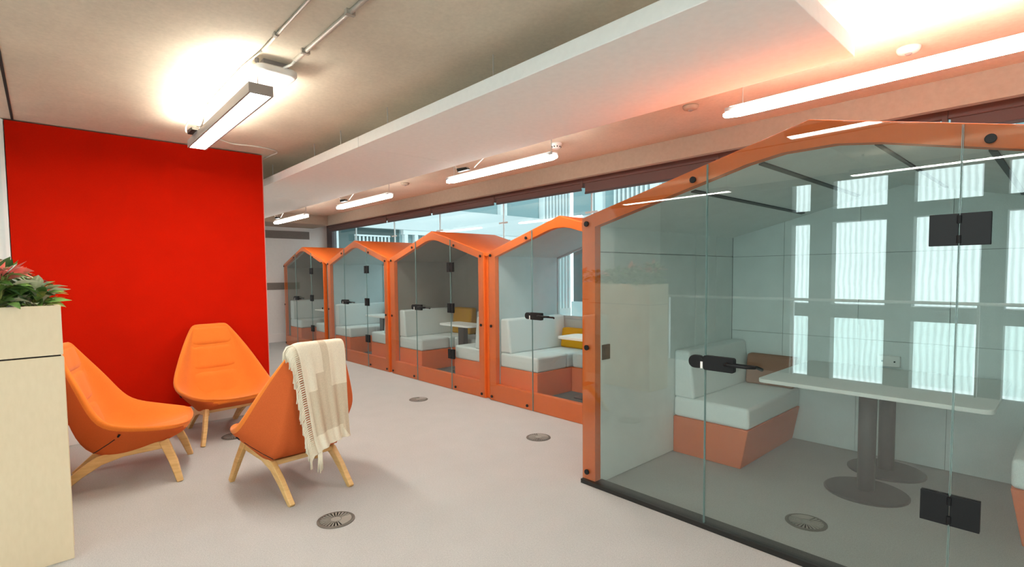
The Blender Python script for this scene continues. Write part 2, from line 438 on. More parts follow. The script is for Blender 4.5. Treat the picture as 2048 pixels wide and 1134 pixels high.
# ------------------------------------------------------------------ linear lamps
def make_lamp(cx, cy, label, L=1.76, Wd=0.14, zb=2.60, coil=1, style='box', strong=False):
    t = thing('linear_lamp', label, 'lamp', (cx, cy, zb), 'suspended linear lamps')
    x0, x1, y0, y1 = cx-L/2, cx+L/2, cy-Wd/2, cy+Wd/2
    if style == 'box':
        h = MB()
        h.box(x0, x1, y0, y0+0.012, zb, zb+0.062); h.box(x0, x1, y1-0.012, y1, zb, zb+0.062)
        h.box(x0, x0+0.012, y0+0.012, y1-0.012, zb, zb+0.062); h.box(x1-0.012, x1, y0+0.012, y1-0.012, zb, zb+0.062)
        h.box(x0+0.012, x1-0.012, y0+0.012, y1-0.012, zb+0.030, zb+0.040)
        h.build('housing', M_lampbody, t)
        MB().box(x0+0.012, x1-0.012, y0+0.012, y1-0.012, zb+0.004, zb+0.029).build('diffuser', E_tube if coil else E_tube3, t, bevel=0.004)
        MB().box(x0+0.05, x1-0.05, y0+0.02, y1-0.02, zb+0.045, zb+0.058).build('uplight', E_up if coil else E_up2, t)
    else:
        e = 0.085
        P = [(x0, cy-0.018), (x0+e, y0), (x1-e, y0), (x1, cy-0.018), (x1, cy+0.018), (x1-e, y1), (x0+e, y1), (x0, cy+0.018)]
        MB().prism(P, zb+0.004, zb+0.028, 'z').build('diffuser', E_tube if strong else E_tube2, t, bevel=0.006, seg=2)
        MB().box(x0+0.02, x1-0.02, y0+0.016, y1-0.016, zb+0.029, zb+0.055).build('housing', M_lampbody, t, bevel=0.003)
        MB().box(x0+0.05, x1-0.05, y0+0.024, y1-0.024, zb+0.0552, zb+0.0582).build('uplight', E_up4 if strong else E_up2, t)
    for sx in (x0+0.12, x1-0.06):
        MB().tube([(sx, cy, zb+0.06), (sx, cy, CEIL)], 0.0035, 6).build('suspension_wire', M_alu, t)
        MB().disc((sx, cy, CEIL-0.012), (0, 0, 1), 0.012, 0.024, 10).build('ceiling_clip', M_lampbody, t)
    if coil:
        ex = x0 if style == 'box' else x0+0.12
        P = [(0.60, -0.05, CEIL-0.008), (0.42, -0.085, CEIL-0.03), (0.22, -0.09, CEIL-0.055), (0.10, -0.095, CEIL-0.085), (0.085, -0.09, CEIL-0.13), (0.20, -0.085, zb+0.085), (0.34, -0.07, zb+0.07)]
        MB().tube([(ex+a, cy+b_, c_) for a, b_, c_ in catmull(P)], 0.0062, 8).build('power_cable', M_cable, t, smooth=True)
        P = [(0.58, -0.045, CEIL-0.008), (0.66, -0.08, CEIL-0.09), (0.72, -0.09, CEIL-0.15), (0.62, -0.09, CEIL-0.19), (0.46, -0.085, zb+0.075)]
        MB().tube([(ex+a, cy+b_, c_) for a, b_, c_ in catmull(P)], 0.0055, 8).build('earth_wire', M_cable, t, smooth=True)
        MB().hexa([(ex+0.20, cy-0.105, zb+0.064), (ex+0.38, cy-0.105, zb+0.064), (ex+0.38, cy-0.06, zb+0.064), (ex+0.20, cy-0.06, zb+0.064),
                   (ex+0.18, cy-0.10, zb+0.105), (ex+0.34, cy-0.10, zb+0.095), (ex+0.34, cy-0.06, zb+0.095), (ex+0.18, cy-0.06, zb+0.105)]).build('connector', M_black, t, bevel=0.004)
    return t
make_lamp(-4.235, 1.02, 'bright linear lamp hung above the three orange chairs, in front of the red wall')
make_lamp(-0.77, 1.02, 'linear lamp in line with the chair lamp, mirrored on the wide booth ridge', coil=0)
make_lamp(-4.10, -1.36, 'linear lamp near the atrium edge, mirrored in the left pane of the wide booth', coil=0)
make_lamp(-0.93, -1.36, 'linear lamp near the atrium edge, mirrored along the door of the wide booth', coil=0)
make_lamp(2.40, 1.02, 'linear lamp over the right end of the lounge, out of view', coil=0)
make_lamp(2.40, -1.36, 'linear lamp near the atrium edge at the right end, out of view', coil=0)
make_lamp(-9.55, 3.32, 'farthest linear lamp, close to the white end wall', L=1.62, zb=2.50, Wd=0.11, style='slim', coil=1)
make_lamp(-6.72, 3.32, 'second linear lamp from the white end wall, over the row of booths', L=1.62, zb=2.50, Wd=0.11, style='slim', coil=1)
make_lamp(-3.87, 3.32, 'linear lamp ending beside the smoke detector, over the row of booths', L=1.62, zb=2.50, Wd=0.11, style='slim', coil=1)
make_lamp(-0.77, 3.32, 'long bright linear lamp directly above the wide booth at right', L=1.62, zb=2.50, Wd=0.11, style='slim', strong=True, coil=0)
make_lamp(2.30, 3.32, 'linear lamp past the wide booth, beyond the right edge of the view', L=1.62, zb=2.50, Wd=0.11, style='slim', coil=0)

# ------------------------------------------------------------------ ceiling services
t = thing('access_point', 'white rounded wireless access point on the ceiling beside the lamp', 'access point', (-3.47, 1.125, CEIL-0.09))
def rrect(cx, cy, hx, hy, r, n=6):
    P = []
    for (sx, sy, a0) in ((1, 1, 0), (-1, 1, 90), (-1, -1, 180), (1, -1, 270)):
        for k in range(n+1):
            a = RAD(a0 + 90*k/n)
            P.append((cx+sx*(hx-r)+r*cos(a), cy+sy*(hy-r)+r*sin(a)))
    return P
secs = []
for z, s_ in ((CEIL-0.085, 0.86), (CEIL-0.082, 0.94), (CEIL-0.070, 1.0), (CEIL-0.045, 1.0), (CEIL-0.04, 0.95)):
    secs.append([(x, y, z) for x, y in rrect(-3.47, 1.125, 0.125*s_, 0.125*s_, 0.055*s_)])
MB().loft(secs).build('body', M_plastic, t, smooth=False, bevel=0.003)
MB().box(-3.55, -3.39, 1.05, 1.20, CEIL-0.041, CEIL).build('mount_plate', M_lampbody, t)
MB().tube([(-3.43, 1.13, CEIL-0.042), (-3.36, 1.15, CEIL-0.046), (-3.30, 1.185, CEIL-0.03), (-3.24, 1.194, CEIL-0.012)], 0.008, 8).build('cable_tail', M_cable, t, smooth=True)
t = thing('cable_conduit', 'grey steel conduit fixed to the ceiling, leading to the access point', 'conduit', (-2.6, 1.194, CEIL))
MB().tube([(-3.27, 1.194, CEIL-0.012), (-1.2, 1.194, CEIL-0.012)], 0.0125, 10).build('pipe', M_conduit, t, smooth=True)
for x in (-3.1, -2.5, -1.9): MB().box(x-0.012, x+0.012, 1.17, 1.218, CEIL-0.027, CEIL+0.001).build('saddle_clip', M_conduit, t)
t = thing('cable_conduit', 'thin conduit fixed to the ceiling, leading to the lamp above the chairs', 'conduit', (-2.6, 1.0, CEIL))
MB().tube([(-3.25, 1.005, CEIL-0.009), (-1.2, 0.985, CEIL-0.009)], 0.008, 10).build('pipe', M_conduit, t, smooth=True)
for x in (-3.0, -2.4): MB().disc((x, 0.998, CEIL-0.009), (1, 0, 0), 0.014, 0.03, 10).build('saddle_clip', M_conduit, t)
MB().tube([(-3.25, 1.005, CEIL-0.009), (-3.6, 0.985, CEIL-0.006), (-4.3, 0.985, CEIL-0.006), (-4.95, 1.0, CEIL-0.006)], 0.0055, 6).build('flex_cable', M_cable, t, smooth=True)
cb = []
CP = [(-5.02, 1.02), (-5.45, 1.20), (-5.70, 1.42), (-5.68, 1.62), (-5.70, 1.80), (-5.80, 1.905), (-6.00, 1.90), (-6.4, 1.88)]
o = MB().tube([(x, y, CEIL-0.007) for x, y in catmull(CP)], 0.0065, 8).build('ceiling_cable', M_cable, smooth=True)
tag(o, 'white cable looping across the ceiling over the corner of the red wall', 'cable')
# smoke detector and sensors
t = thing('smoke_detector', 'white smoke detector with dark slots on the ceiling', 'smoke detector', (-3.63, 3.936, CEIL-0.05))
MB().lathe([(0.030, -0.055), (0.042, -0.05), (0.052, -0.03), (0.054, 0.0)], (-3.63, 3.936, CEIL)).build('body', M_plastic, t, smooth=True)
MB().lathe([(0.045, -0.018), (0.058, -0.016), (0.060, 0.0)], (-3.63, 3.936, CEIL)).build('base', M_plastic, t, smooth=True)
for k in range(10):
    a = 2*pi*k/10
    MB().disc((-3.63+0.0475*cos(a), 3.936+0.0475*sin(a), CEIL-0.038), (cos(a), sin(a), 0), 0.007, 0.008, 6).build('slot', M_black, t)
for (x, y, lab) in ((-2.128, 3.889, 'round brown ceiling sensor just past the raft, left of the long bright lamp'),
                    (-0.724, 3.893, 'pale round ceiling sensor in the glow above the long bright lamp'),
                    (-6.584, 3.921, 'small ceiling sensor between the two middle lamps over the row of booths')):
    t = thing('ceiling_sensor', lab, 'sensor', (x, y, CEIL-0.03), 'round ceiling sensors')
    m_ = M_plastic if x > -1 else M_bulk
    MB().lathe([(0.03, -0.034), (0.052, -0.026), (0.06, -0.012), (0.062, 0)], (x, y, CEIL)).build('body', m_, t, smooth=True)
    MB().lathe([(0.012, -0.042), (0.018, -0.036), (0.02, -0.03)], (x, y, CEIL), 14).build('lens', M_lampbody, t, smooth=True)

# ------------------------------------------------------------------ floor vents
def vent(x, y, label, r=0.112, rot=0.0):
    t = thing('floor_vent', label, 'floor vent', (x, y, 0), 'round floor air vents')
    MB().lathe([(r, 0), (r, 0.003), (r-0.012, 0.007), (r-0.020, 0.006), (r-0.021, 0.0)], (x, y, 0.0005), 40).build('rim', M_ventrim, t, smooth=False)
    MB().lathe([(0.001, 0.0015), (r-0.020, 0.0015)], (x, y, 0.0005), 40).build('dark_well', M_ventdark, t)
    g = MB(); n = 26
    for k in range(n):
        a = rot + 2*pi*k/n
        d = Vector((cos(a), sin(a), 0)); p = Vector((-sin(a), cos(a), 0)); cc = Vector((x, y, 0))
        r0, r1 = 0.026, r-0.0195; w0, w1 = 0.0012, 0.0060
        q = [cc+d*r0-p*w0, cc+d*r1-p*w1, cc+d*r1+p*w1, cc+d*r0+p*w0]
        g.hexa([(*v.xy, 0.0025) for v in q] + [(*v.xy, 0.0062) for v in q])
    g.lathe([(0.001, 0.0025), (0.030, 0.0025), (0.030, 0.0066), (0.022, 0.0075), (0.001, 0.0072)], (x, y, 0), 24)
    # the blanked sector
    secn = [(x+0.034*cos(rot+1.2+0.5*k/6*3.0-0.2), y+0.034*sin(rot+1.2+0.5*k/6*3.0-0.2)) for k in range(7)]
    seco = [(x+(r-0.02)*cos(rot+1.2+0.5*k/6*3.0-0.2), y+(r-0.02)*sin(rot+1.2+0.5*k/6*3.0-0.2)) for k in range(7)]
    g.prism(secn + seco[::-1], 0.003, 0.0068, 'z')
    g.build('grille', M_vent, t)
vent(-3.021, 1.267, 'round grey floor vent in front of the chair with the blanket', rot=-0.9)
vent(-3.283, 3.30, 'round grey floor vent in front of the fourth booth')
vent(-5.307, 3.286, 'round grey floor vent in front of the third booth')
vent(-1.043, 3.311, 'round floor vent inside the wide glass booth', rot=0.5)
vent(-5.30, 1.27, 'round floor vent half hidden under the chair by the red wall')

# ------------------------------------------------------------------ planter wall (cabinet + planter box), turned 2 degrees
PL = (-3.575, 0.06); PLA = RAD(2.9); PLX, PLY = 1.0, 0.41
def planter(px, py, ang, lx, ly, labc, labb, grp):
    def W(u, v):   # u along -x, v along -y
        return (px - u*cos(ang) + v*sin(ang), py - u*sin(ang) - v*cos(ang))
    def pbox(mb, u0, u1, v0, v1, z0, z1):
        q = [W(u0, v0), W(u1, v0), W(u1, v1), W(u0, v1)]
        mb.hexa([(*p, z0) for p in q] + [(*p, z1) for p in q])
    ctr = W(lx/2, ly/2)
    t = thing('storage_cabinet', labc, 'cabinet', (*ctr, 0), grp)
    mb = MB(); pbox(mb, 0, lx, 0, ly, 0.0, 1.094); mb.build('carcass', M_ply, t, bevel=0.002)
    n = 3
    for k in range(n):
        mb = MB(); pbox(mb, 0.02+(lx-0.04)*k/n+0.002, 0.02+(lx-0.04)*(k+1)/n-0.002, -0.004, 0.0, 0.06, 1.085); mb.build('door', M_ply, t, bevel=0.002)
    mb = MB(); pbox(mb, 0.01, lx-0.01, 0.01, ly-0.01, 1.094, 1.102); mb.build('shadow_gap', M_dark, t)
    t2 = thing('planter_box', labb, 'planter', (*ctr, 1.102), grp)
    th = 0.022
    for nm, a in (('side_panel', (th, lx-th, 0, th)), ('side_panel', (th, lx-th, ly-th, ly)), ('end_panel', (0, th, 0, ly)), ('end_panel', (lx-th, lx, 0, ly))):
        mb = MB(); pbox(mb, *a, 1.102, 1.36); mb.build(nm, M_ply, t2, bevel=0.0015)
    mb = MB(); pbox(mb, th, lx-th, th, ly-th, 1.102, 1.325); o = mb.build('soil', M_soil, t2); 
    return W

W1 = planter(PL[0], PL[1], PLA, PLX, PLY,
             'tall pale veneer storage cabinet at the left edge, under the planter', 'pale veneer planter box full of plants, on the tall cabinet at the left edge', None)
# low stones at the box corner
for k, (u, v, r_) in enumerate(((0.13, 0.13, 0.03), (0.17, 0.19, 0.034), (0.10, 0.20, 0.026))):
    x, y = W1(u, v)
    o = MB().lathe([(0.001, 0), (r_*0.9, r_*0.15), (r_, r_*0.5), (r_*0.75, r_*0.95), (0.001, r_*1.1)], (x, y, 1.325), 12).build('pebble', M_plastic, smooth=True)
    tag(o, ('white pebble nearest the corner of the planter box', 'larger white pebble among the leaves of the planter box', 'small white pebble by the end panel of the planter box')[k], 'pebble', 'white pebbles in the planter')

def leaf(mb, p, d, length, width, droop, roll=0.0, nseg=4):
    """pointed curved leaf starting at p towards d"""
    d = Vector(d).normalized(); side = d.cross(Vector((0, 0, 1)))
    if side.length < 1e-3: side = Vector((1, 0, 0))
    side.normalize(); nrm = side.cross(d)
    side = side*cos(roll) + nrm*sin(roll); nrm = side.cross(d)
    rows = []
    p = Vector(p); cur = p.copy(); dd = d.copy()
    prof = [0.12, 0.75, 1.0, 0.62, 0.03]
    for i in range(nseg+1):
        wv = width*prof[i]*0.5
        rows.append((mb.bm.verts.new(cur - side*wv + nrm*wv*0.35), mb.bm.verts.new(cur), mb.bm.verts.new(cur + side*wv + nrm*wv*0.35)))
        dd = (dd + Vector((0, 0, -droop/nseg))).normalized()
        cur = cur + dd*length/nseg
    for i in range(nseg):
        a, b_ = rows[i], rows[i+1]
        mb.face([a[0], a[1], b_[1], b_[0]]); mb.face([a[1], a[2], b_[2], b_[1]])

def plant(x, y, z, label, rad=0.19, h=0.24, n=44, pink=8, seed=0, mats=None, grp='plants in the planter'):
    rnd = random.Random(seed)
    t = thing('leafy_plant', label, 'plant', (x, y, z), grp)
    g = MB(); st = MB(); pk = MB()
    gm = mats or [M_leaf, M_leaf, M_leaf2, M_leafd, M_leafw]
    for k in range(n):
        a = rnd.uniform(0, 2*pi); e = rnd.uniform(-0.1, 1.2)
        d = Vector((cos(a)*cos(e), sin(a)*cos(e), sin(e)))
        r0 = rnd.uniform(0.05, 0.65); hz = rnd.uniform(0.05, 0.85)
        p = Vector((x, y, z)) + Vector((d.x*rad*r0, d.y*rad*r0, 0.02 + h*hz))
        g.use(rnd.choice(gm))
        leaf(g, p, d, rnd.uniform(0.07, 0.125), rnd.uniform(0.035, 0.058), rnd.uniform(0.2, 1.1), rnd.uniform(-0.7, 0.7))
        if k % 3 == 0: st.tube([(x, y, z-0.004), tuple(p)], 0.003, 5)
    for k in range(pink):
        a = rnd.uniform(0, 2*pi); e = rnd.uniform(0.05, 1.35)
        d = Vector((cos(a)*cos(e), sin(a)*cos(e), sin(e)))
        p = Vector((x, y, z)) + Vector((d.x*rad*0.5, d.y*rad*0.5, h*rnd.uniform(0.55, 0.95)))
        leaf(pk, p, d, rnd.uniform(0.08, 0.14), rnd.uniform(0.03, 0.05), rnd.uniform(0, 0.6), rnd.uniform(-0.8, 0.8))
        st.tube([(x, y, z-0.004), tuple(p)], 0.003, 5)
    st.build('stem', M_leaf2, t)
    f = g.build('foliage', None, t, smooth=True)
    if pink: pk.build('pink_leaves', M_pink, t, smooth=True)
    else: pk.bm.free()
    return t
pls = [(0.10, 0.25, 'green plant with red tipped spiky leaves at the open corner of the planter', 0.15, 0.24, 140, 22),
       (0.19, 0.09, 'low green plant spilling over the front edge of the planter box', 0.12, 0.13, 70, 0),
       (0.20, 0.34, 'tall plant with a pink upright leaf at the frame edge of the planter', 0.15, 0.31, 120, 16),
       (0.45, 0.22, 'bushy green plant in the middle of the planter box, behind the pink leaved one', 0.18, 0.25, 100, 9),
       (0.68, 0.20, 'broad green plant in the far half of the planter box', 0.17, 0.23, 80, 6),
       (0.86, 0.24, 'small green plant at the far end panel of the planter box', 0.13, 0.18, 60, 3)]
for k, (u, v, lab, r_, h_, n_, pk_) in enumerate(pls):
    x, y = W1(u, v)
    plant(x, y, 1.325, lab, r_, h_, n_, pk_, seed=20+k)

# ------------------------------------------------------------------ lounge chairs
# stations along the shell: (centre x,z) (corner y,x,z) (rim y,x,z)
ST_IN = [((0.455, 0.4), (0.205, 0.44, 0.4), (0.275, 0.415, 0.416)),
    ((0.3, 0.338), (0.245, 0.295, 0.343), (0.345, 0.27, 0.434)),
    ((0.08, 0.3), (0.26, 0.08, 0.309), (0.392, 0.085, 0.468)),
    ((-0.13, 0.29), (0.25, -0.11, 0.302), (0.405, -0.055, 0.512)),
    ((-0.207, 0.43), (0.23, -0.192, 0.44), (0.322, -0.147, 0.7)),
    ((-0.278, 0.7), (0.195, -0.27, 0.705), (0.246, -0.24, 0.852)),
    ((-0.325, 0.93), (0.158, -0.32, 0.932), (0.18, -0.31, 0.972)),
    ((-0.34, 1.025), (0.138, -0.337, 1.024), (0.15, -0.335, 1.022))]
ST_OUT = [((0.445, 0.368), (0.235, 0.433, 0.368), (0.28, 0.405, 0.388)),
    ((0.27, 0.282), (0.245, 0.265, 0.283), (0.37, 0.262, 0.408)),
    ((0.05, 0.228), (0.24, 0.04, 0.23), (0.428, 0.06, 0.448)),
    ((-0.18, 0.228), (0.23, -0.175, 0.236), (0.44, -0.088, 0.496)),
    ((-0.292, 0.42), (0.215, -0.277, 0.428), (0.352, -0.187, 0.698)),
    ((-0.348, 0.7), (0.185, -0.34, 0.704), (0.27, -0.278, 0.858)),
    ((-0.382, 0.93), (0.158, -0.376, 0.933), (0.192, -0.348, 0.982)),
    ((-0.383, 1.035), (0.134, -0.377, 1.034), (0.146, -0.37, 1.031))]
def lerp(a, b, t): return tuple(x+(y-x)*t for x, y in zip(a, b))
def side_pts(st, k):
    """half section: centre, corner, mid side, rim for side sign k"""
    (cx, cz), (wy, wx, wz), (ry, rx, rz) = st
    c_ = (cx, 0.0, cz); co_ = (wx, k*wy, wz); r_ = (rx, k*ry, rz)
    return c_, co_, r_
def outer_at(u, v, off=0.0):
    """point on the outer shell: u in [-1,1] across centre panel (corner to corner), beyond = side, v station"""
    i = min(int(v), len(ST_OUT)-2); f = v-i
    (a0, b0, c0), (a1, b1, c1) = ST_OUT[i], ST_OUT[i+1]
    k = 1 if u >= 0 else -1; q = abs(u)
    def pt(A, B, C):
        cpt = (A[0], 0, A[1]); co_ = (B[1], k*B[0], B[2]); rim = (C[1], k*C[0], C[2])
        return lerp(cpt, co_, q) if q <= 1 else lerp(co_, rim, q-1)
    return Vector(lerp(pt(a0, b0, c0), pt(a1, b1, c1), f))

def make_chair(label, first):
    t = thing('lounge_chair', label, 'armchair', (0, 0, 0), 'orange lounge chairs')
    secs = []
    for si, so in zip(ST_IN, ST_OUT):
        ic, icl, irl = side_pts(si, 1); _, icr, irr = side_pts(si, -1)
        oc, ocl, orl = side_pts(so, 1); _, ocr, orr = side_pts(so, -1)
        ml = lerp(icl, irl, 0.55); mr = lerp(icr, irr, 0.55)
        tl = tuple((a+b)/2 for a, b in zip(irl, orl)); tl = (tl[0], tl[1], tl[2]+0.012)
        tr = tuple((a+b)/2 for a, b in zip(irr, orr)); tr = (tr[0], tr[1], tr[2]+0.012)
        secs.append([irl, ml, icl, ic, icr, mr, irr, tr, orr, lerp(orr, ocr, 0.5), ocr, oc, ocl, lerp(ocl, orl, 0.5), orl, tl])
    mb = MB(); mb.loft(secs)
    # crease the hard folds of the outside (side/back corner) and the cap rings a little
    cl = mb.bm.edges.layers.float.new('crease_edge')
    mb.bm.verts.index_update()
    for e in mb.bm.edges:
        a, b_ = e.verts[0].index, e.verts[1].index
        if a % 16 == b_ % 16 and a % 16 in (10, 12): e[cl] = 1.0
        if a // 16 == b_ // 16 and a // 16 in (0, 7): e[cl] = 0.25
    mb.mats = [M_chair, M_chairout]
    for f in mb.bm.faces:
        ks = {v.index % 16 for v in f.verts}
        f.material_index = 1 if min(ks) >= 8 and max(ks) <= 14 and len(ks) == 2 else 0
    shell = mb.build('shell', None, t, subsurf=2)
    # loose looking pads inside, with seams between them
    def inner_at(u, v):
        i = min(int(v), len(ST_IN)-2); f = v-i
        k = 1 if u >= 0 else -1; q = abs(u)
        def pt(st):
            cpt, co_, rim = side_pts(st, k)
            return lerp(cpt, co_, q/0.7) if q <= 0.7 else lerp(co_, rim, (q-0.7)/0.3)
        # smooth in v
        P = [pt(ST_IN[max(0, min(len(ST_IN)-1, j))]) for j in (i-1, i, i+1, i+2)]
        return Vector(tuple(0.5*((2*b_)+(-a_+c_)*f+(2*a_-5*b_+4*c_-d_)*f*f+(-a_+3*b_-3*c_+d_)*f**3) for a_, b_, c_, d_ in zip(*P)))
    def pad(name, v0, v1, u1, th, taper=0.0):
        nu, nv = 16, 12; top = []; bot = []
        for j in range(nv+1):
            vv = v0+(v1-v0)*j/nv; rt = []; rb = []
            for i in range(nu+1):
                ss = -1+2*i/nu
                um = u1 - taper*(j/nv)
                uu = ss*um
                e = 1e-2
                P = inner_at(uu, vv)
                du = inner_at(min(uu+e, 1), vv)-inner_at(max(uu-e, -1), vv); dv = inner_at(uu, min(vv+e, 6.99))-inner_at(uu, max(vv-e, 0))
                n_ = dv.cross(du)
                if n_.length > 0: n_.normalize()
                if n_.dot(Vector((0.28, 0, 0.95)) - P) < 0: n_ = -n_
                ed = (1-abs(ss)**3)*(1-abs(2*j/nv-1)**8)
                rt.append(P + n_*(th*(-0.25+1.25*ed**0.5)))
                rb.append(P - n_*0.006)
            top.append(rt); bot.append(rb)
        mb = MB()
        T = [[mb.bm.verts.new(p) for p in r] for r in top]; B = [[mb.bm.verts.new(p) for p in r] for r in bot]
        for j in range(nv):
            for i in range(nu):
                mb.face([T[j][i], T[j][i+1], T[j+1][i+1], T[j+1][i]]); mb.face([B[j][i+1], B[j][i], B[j+1][i], B[j+1][i+1]])
        for j in range(nv):
            mb.face([T[j+1][0], T[j][0], B[j][0], B[j+1][0]][::-1]); mb.face([T[j][nu], T[j+1][nu], B[j+1][nu], B[j][nu]][::-1])
        for i in range(nu):
            mb.face([T[0][i], T[0][i+1], B[0][i+1], B[0][i]][::-1]); mb.face([T[nv][i+1], T[nv][i], B[nv][i], B[nv][i+1]][::-1])
        return mb.build(name, M_chair, t, smooth=True)
    pad('seat_pad', 0.35, 2.92, 0.69, 0.014)
    pad('lumbar_pad', 3.22, 4.55, 0.86, 0.022)
    pad('middle_pad', 4.57, 5.45, 0.86, 0.018)
    pad('head_pad', 5.47, 6.55, 0.86, 0.016)
    # oak base: two bent side rails (rear leg + rail), two front legs, crossbars
    for s in (1, -1):
        def bar(name, pts, dep, wid):
            """square section swept through pts; dep = depth in the bar's plane per point"""
            secs = []
            for i, p in enumerate(pts):
                p = Vector(p); a = Vector(pts[max(i-1, 0)]); b_ = Vector(pts[min(i+1, len(pts)-1)])
                d = (b_-a).normalized(); sd = Vector((0, 1, 0)); sd = (sd - d*sd.dot(d)).normalized(); n_ = d.cross(sd)
                h = dep[i]/2; w_ = wid/2
                secs.append([tuple(p+n_*h+sd*w_), tuple(p+n_*h-sd*w_), tuple(p-n_*h-sd*w_), tuple(p-n_*h+sd*w_)])
            # keep feet flat
            return MB().loft(secs).build(name, M_oak, t, bevel=0.006)
        fx, fy = 0.372, 0.325*s; bx, by = -0.380, 0.212*s
        tx, ty, tz = 0.27, 0.255*s, 0.302
        bar('leg', [(fx, fy, 0.0), (0.33, 0.290*s, 0.15), (tx, ty, tz)], [0.040, 0.055, 0.062], 0.034)
        bar('leg', [(bx, by, 0.0), (-0.235, 0.215*s, 0.125), (-0.12, 0.218*s, 0.205), (0.02, 0.225*s, 0.245), (tx+0.015, ty*0.985, 0.275)], [0.042, 0.060, 0.070, 0.060, 0.056], 0.036)
    for x, z in ((0.22, 0.275), (-0.10, 0.222)):
        MB().box(x-0.025, x+0.025, -0.225, 0.225, z-0.016, z+0.018).build('crossbar', M_oak, t, bevel=0.004)
    # seam and small black slot on each outer side, laid on the finished surface
    bpy.context.view_layer.update()
    dg = bpy.context.evaluated_depsgraph_get()
    tree = BVHTree.FromObject(shell, dg)
    for sd in (1, -1):
        def on(u, v, off):
            q = outer_at(sd*u, v); loc, nrm, _, _ = tree.find_nearest(q)
            if nrm.y*sd < 0: nrm = -nrm
            return loc + nrm*off
        MB().tube([on(1.62-0.56*k/10, 2.30+0.65*k/10, 0.0) for k in range(11)], 0.0034, 6).build('seam', M_dark, t, smooth=True)
        MB().tube([on(1.82, 2.12, 0.001), on(1.73, 2.18, 0.001)], 0.007, 8).build('slot', M_black, t)
    return t

ch = make_chair('orange lounge chair beside the veneer cabinet, seen from its side', True)
ch2 = copy_tree(ch); ch3 = copy_tree(ch)
tag(ch2, 'orange lounge chair against the red wall, facing into the room')
tag(ch3, 'orange lounge chair with its back turned and a cream blanket over it')
place(ch, (-4.815, 0.415, 0), RAD(74))
place(ch2, (-5.560, 1.262, 0), RAD(6))
C3 = Vector((-3.795, 1.313, 0)); A3 = RAD(185)
place(ch3, C3, A3)

# blanket over the back of the third chair
def to3(p):
    return Matrix.Rotation(A3, 4, 'Z') @ Vector(p) + C3
def blanket():
    t = thing('throw_blanket', 'cream throw blanket with fringe hung over the back of the orange chair', 'blanket', tuple(to3((-0.40, 0, 0.40))))
    NU, NV = 56, 34
    rnd = random.Random(3)
    G = []
    # path in local (x,z) going from inside the back over the top and down the outside
    path = [(-0.292, 0.86), (-0.320, 0.97), (-0.338, 1.040), (-0.366, 1.064), (-0.398, 1.052), (-0.410, 1.00), (-0.410, 0.90), (-0.408, 0.78), (-0.408, 0.66), (-0.410, 0.54), (-0.414, 0.44), (-0.420, 0.385)]
    sp = catmull(path, 7)
    nv = len(sp)
    for j, (px, pz) in enumerate(sp):
        row = []
        f = j/(nv-1)
        for i in range(NU+1):
            u = i/NU       # 0 = right side (local -y, away), 1 = left (local +y, near the seat side facing camera-left)
            f2 = max(0.0, (f-0.35)/0.65)
            yl = -0.170 - 0.02*f2; yr = 0.190 - 0.150*max(0.0, (f-0.28)/0.72)
            y = yl + (yr-yl)*u
            wave = 0.010*f2*sin(u*17+1.0) + 0.006*f2*sin(u*31+f*4)
            hang = 0.0
            # left edge wraps round and hangs longer
            dz = -0.07*f2*(u**2) 
            x = px - 0.006 - wave
            edge = max(0.0, ((-y if y < 0 else y) - (0.13 + 0.06*f2))/0.09)
            z = pz + dz - (0.035*edge*edge if 0.12 < f < 0.5 else 0)
            x2 = x + 0.05*min(1, edge)**2*(1 if f > 0.3 else -0.2)
            row.append(to3((x2, y, z)))
        G.append(row)
    mb = MB(); mb.mats = [M_blanket, M_blanket2]
    V = [[mb.bm.verts.new(p) for p in r] for r in G]
    for j in range(nv-1):
        f = j/(nv-1)
        for i in range(NU):
            u = (i+0.5)/NU
            fc = mb.face([V[j][i], V[j][i+1], V[j+1][i+1], V[j+1][i]])
            # woven pattern: cream ground with soft beige shapes
            beige = (0.40 < u < 0.54 and f > 0.27 and f < 0.66) or (f >= 0.64 and f < 0.86 and not (u > 0.93)) or (0.54 <= u < 0.74 and 0.56 < f < 0.66)
            if f >= 0.86: beige = u < 0.16 and (f-0.86)*1.2 < 0.16-u+0.02
            if fc: fc.material_index = 1 if beige else 0
    o = mb.build('cloth', None, t, smooth=True)
    sol = o.modifiers.new('thick', 'SOLIDIFY'); sol.thickness = 0.009; sol.offset = 0
    ss = o.modifiers.new('soft', 'SUBSURF'); ss.levels = 1; ss.render_levels = 2
    # tassels along the left edge (u = 1), hanging
    k0 = int(nv*0.30)
    cnt = 0
    n_t = 66
    for q in range(n_t):
        ff = 0.30 + 0.70*q/(n_t-1)
        jf = ff*(nv-1); j = min(int(jf), nv-2)
        p = G[j][NU].lerp(G[j+1][NU], jf-j)
        ln = rnd.uniform(0.075, 0.11)
        dl = Matrix.Rotation(A3, 4, 'Z') @ Vector((0.010, 0.045, 0))
        pts = [p + dl*0.0, p + dl*0.55 + Vector((0, 0, -0.008)), p + dl*0.95 + Vector((0, 0, -ln*0.45)), p + dl*0.95 + Vector((rnd.uniform(-.008, .008), rnd.uniform(-.008, .008), -ln))]
        MB().tube(pts, [0.005, 0.0056, 0.0054, 0.004], 6).build('tassel', M_blanket, t, smooth=True)
    # a few longer tassels at the bottom corner
    for q in range(9):
        p = G[nv-1][NU].lerp(G[nv-1][NU-6], q/9)
        pts = [p, p+Vector((0, 0, -0.05)), p+Vector((rnd.uniform(-.006, .006), rnd.uniform(-.006, .006), -0.11-rnd.uniform(0, .03)))]
        MB().tube(pts, [0.0042, 0.0046, 0.0036], 6).build('tassel', M_blanket, t, smooth=True)
blanket()

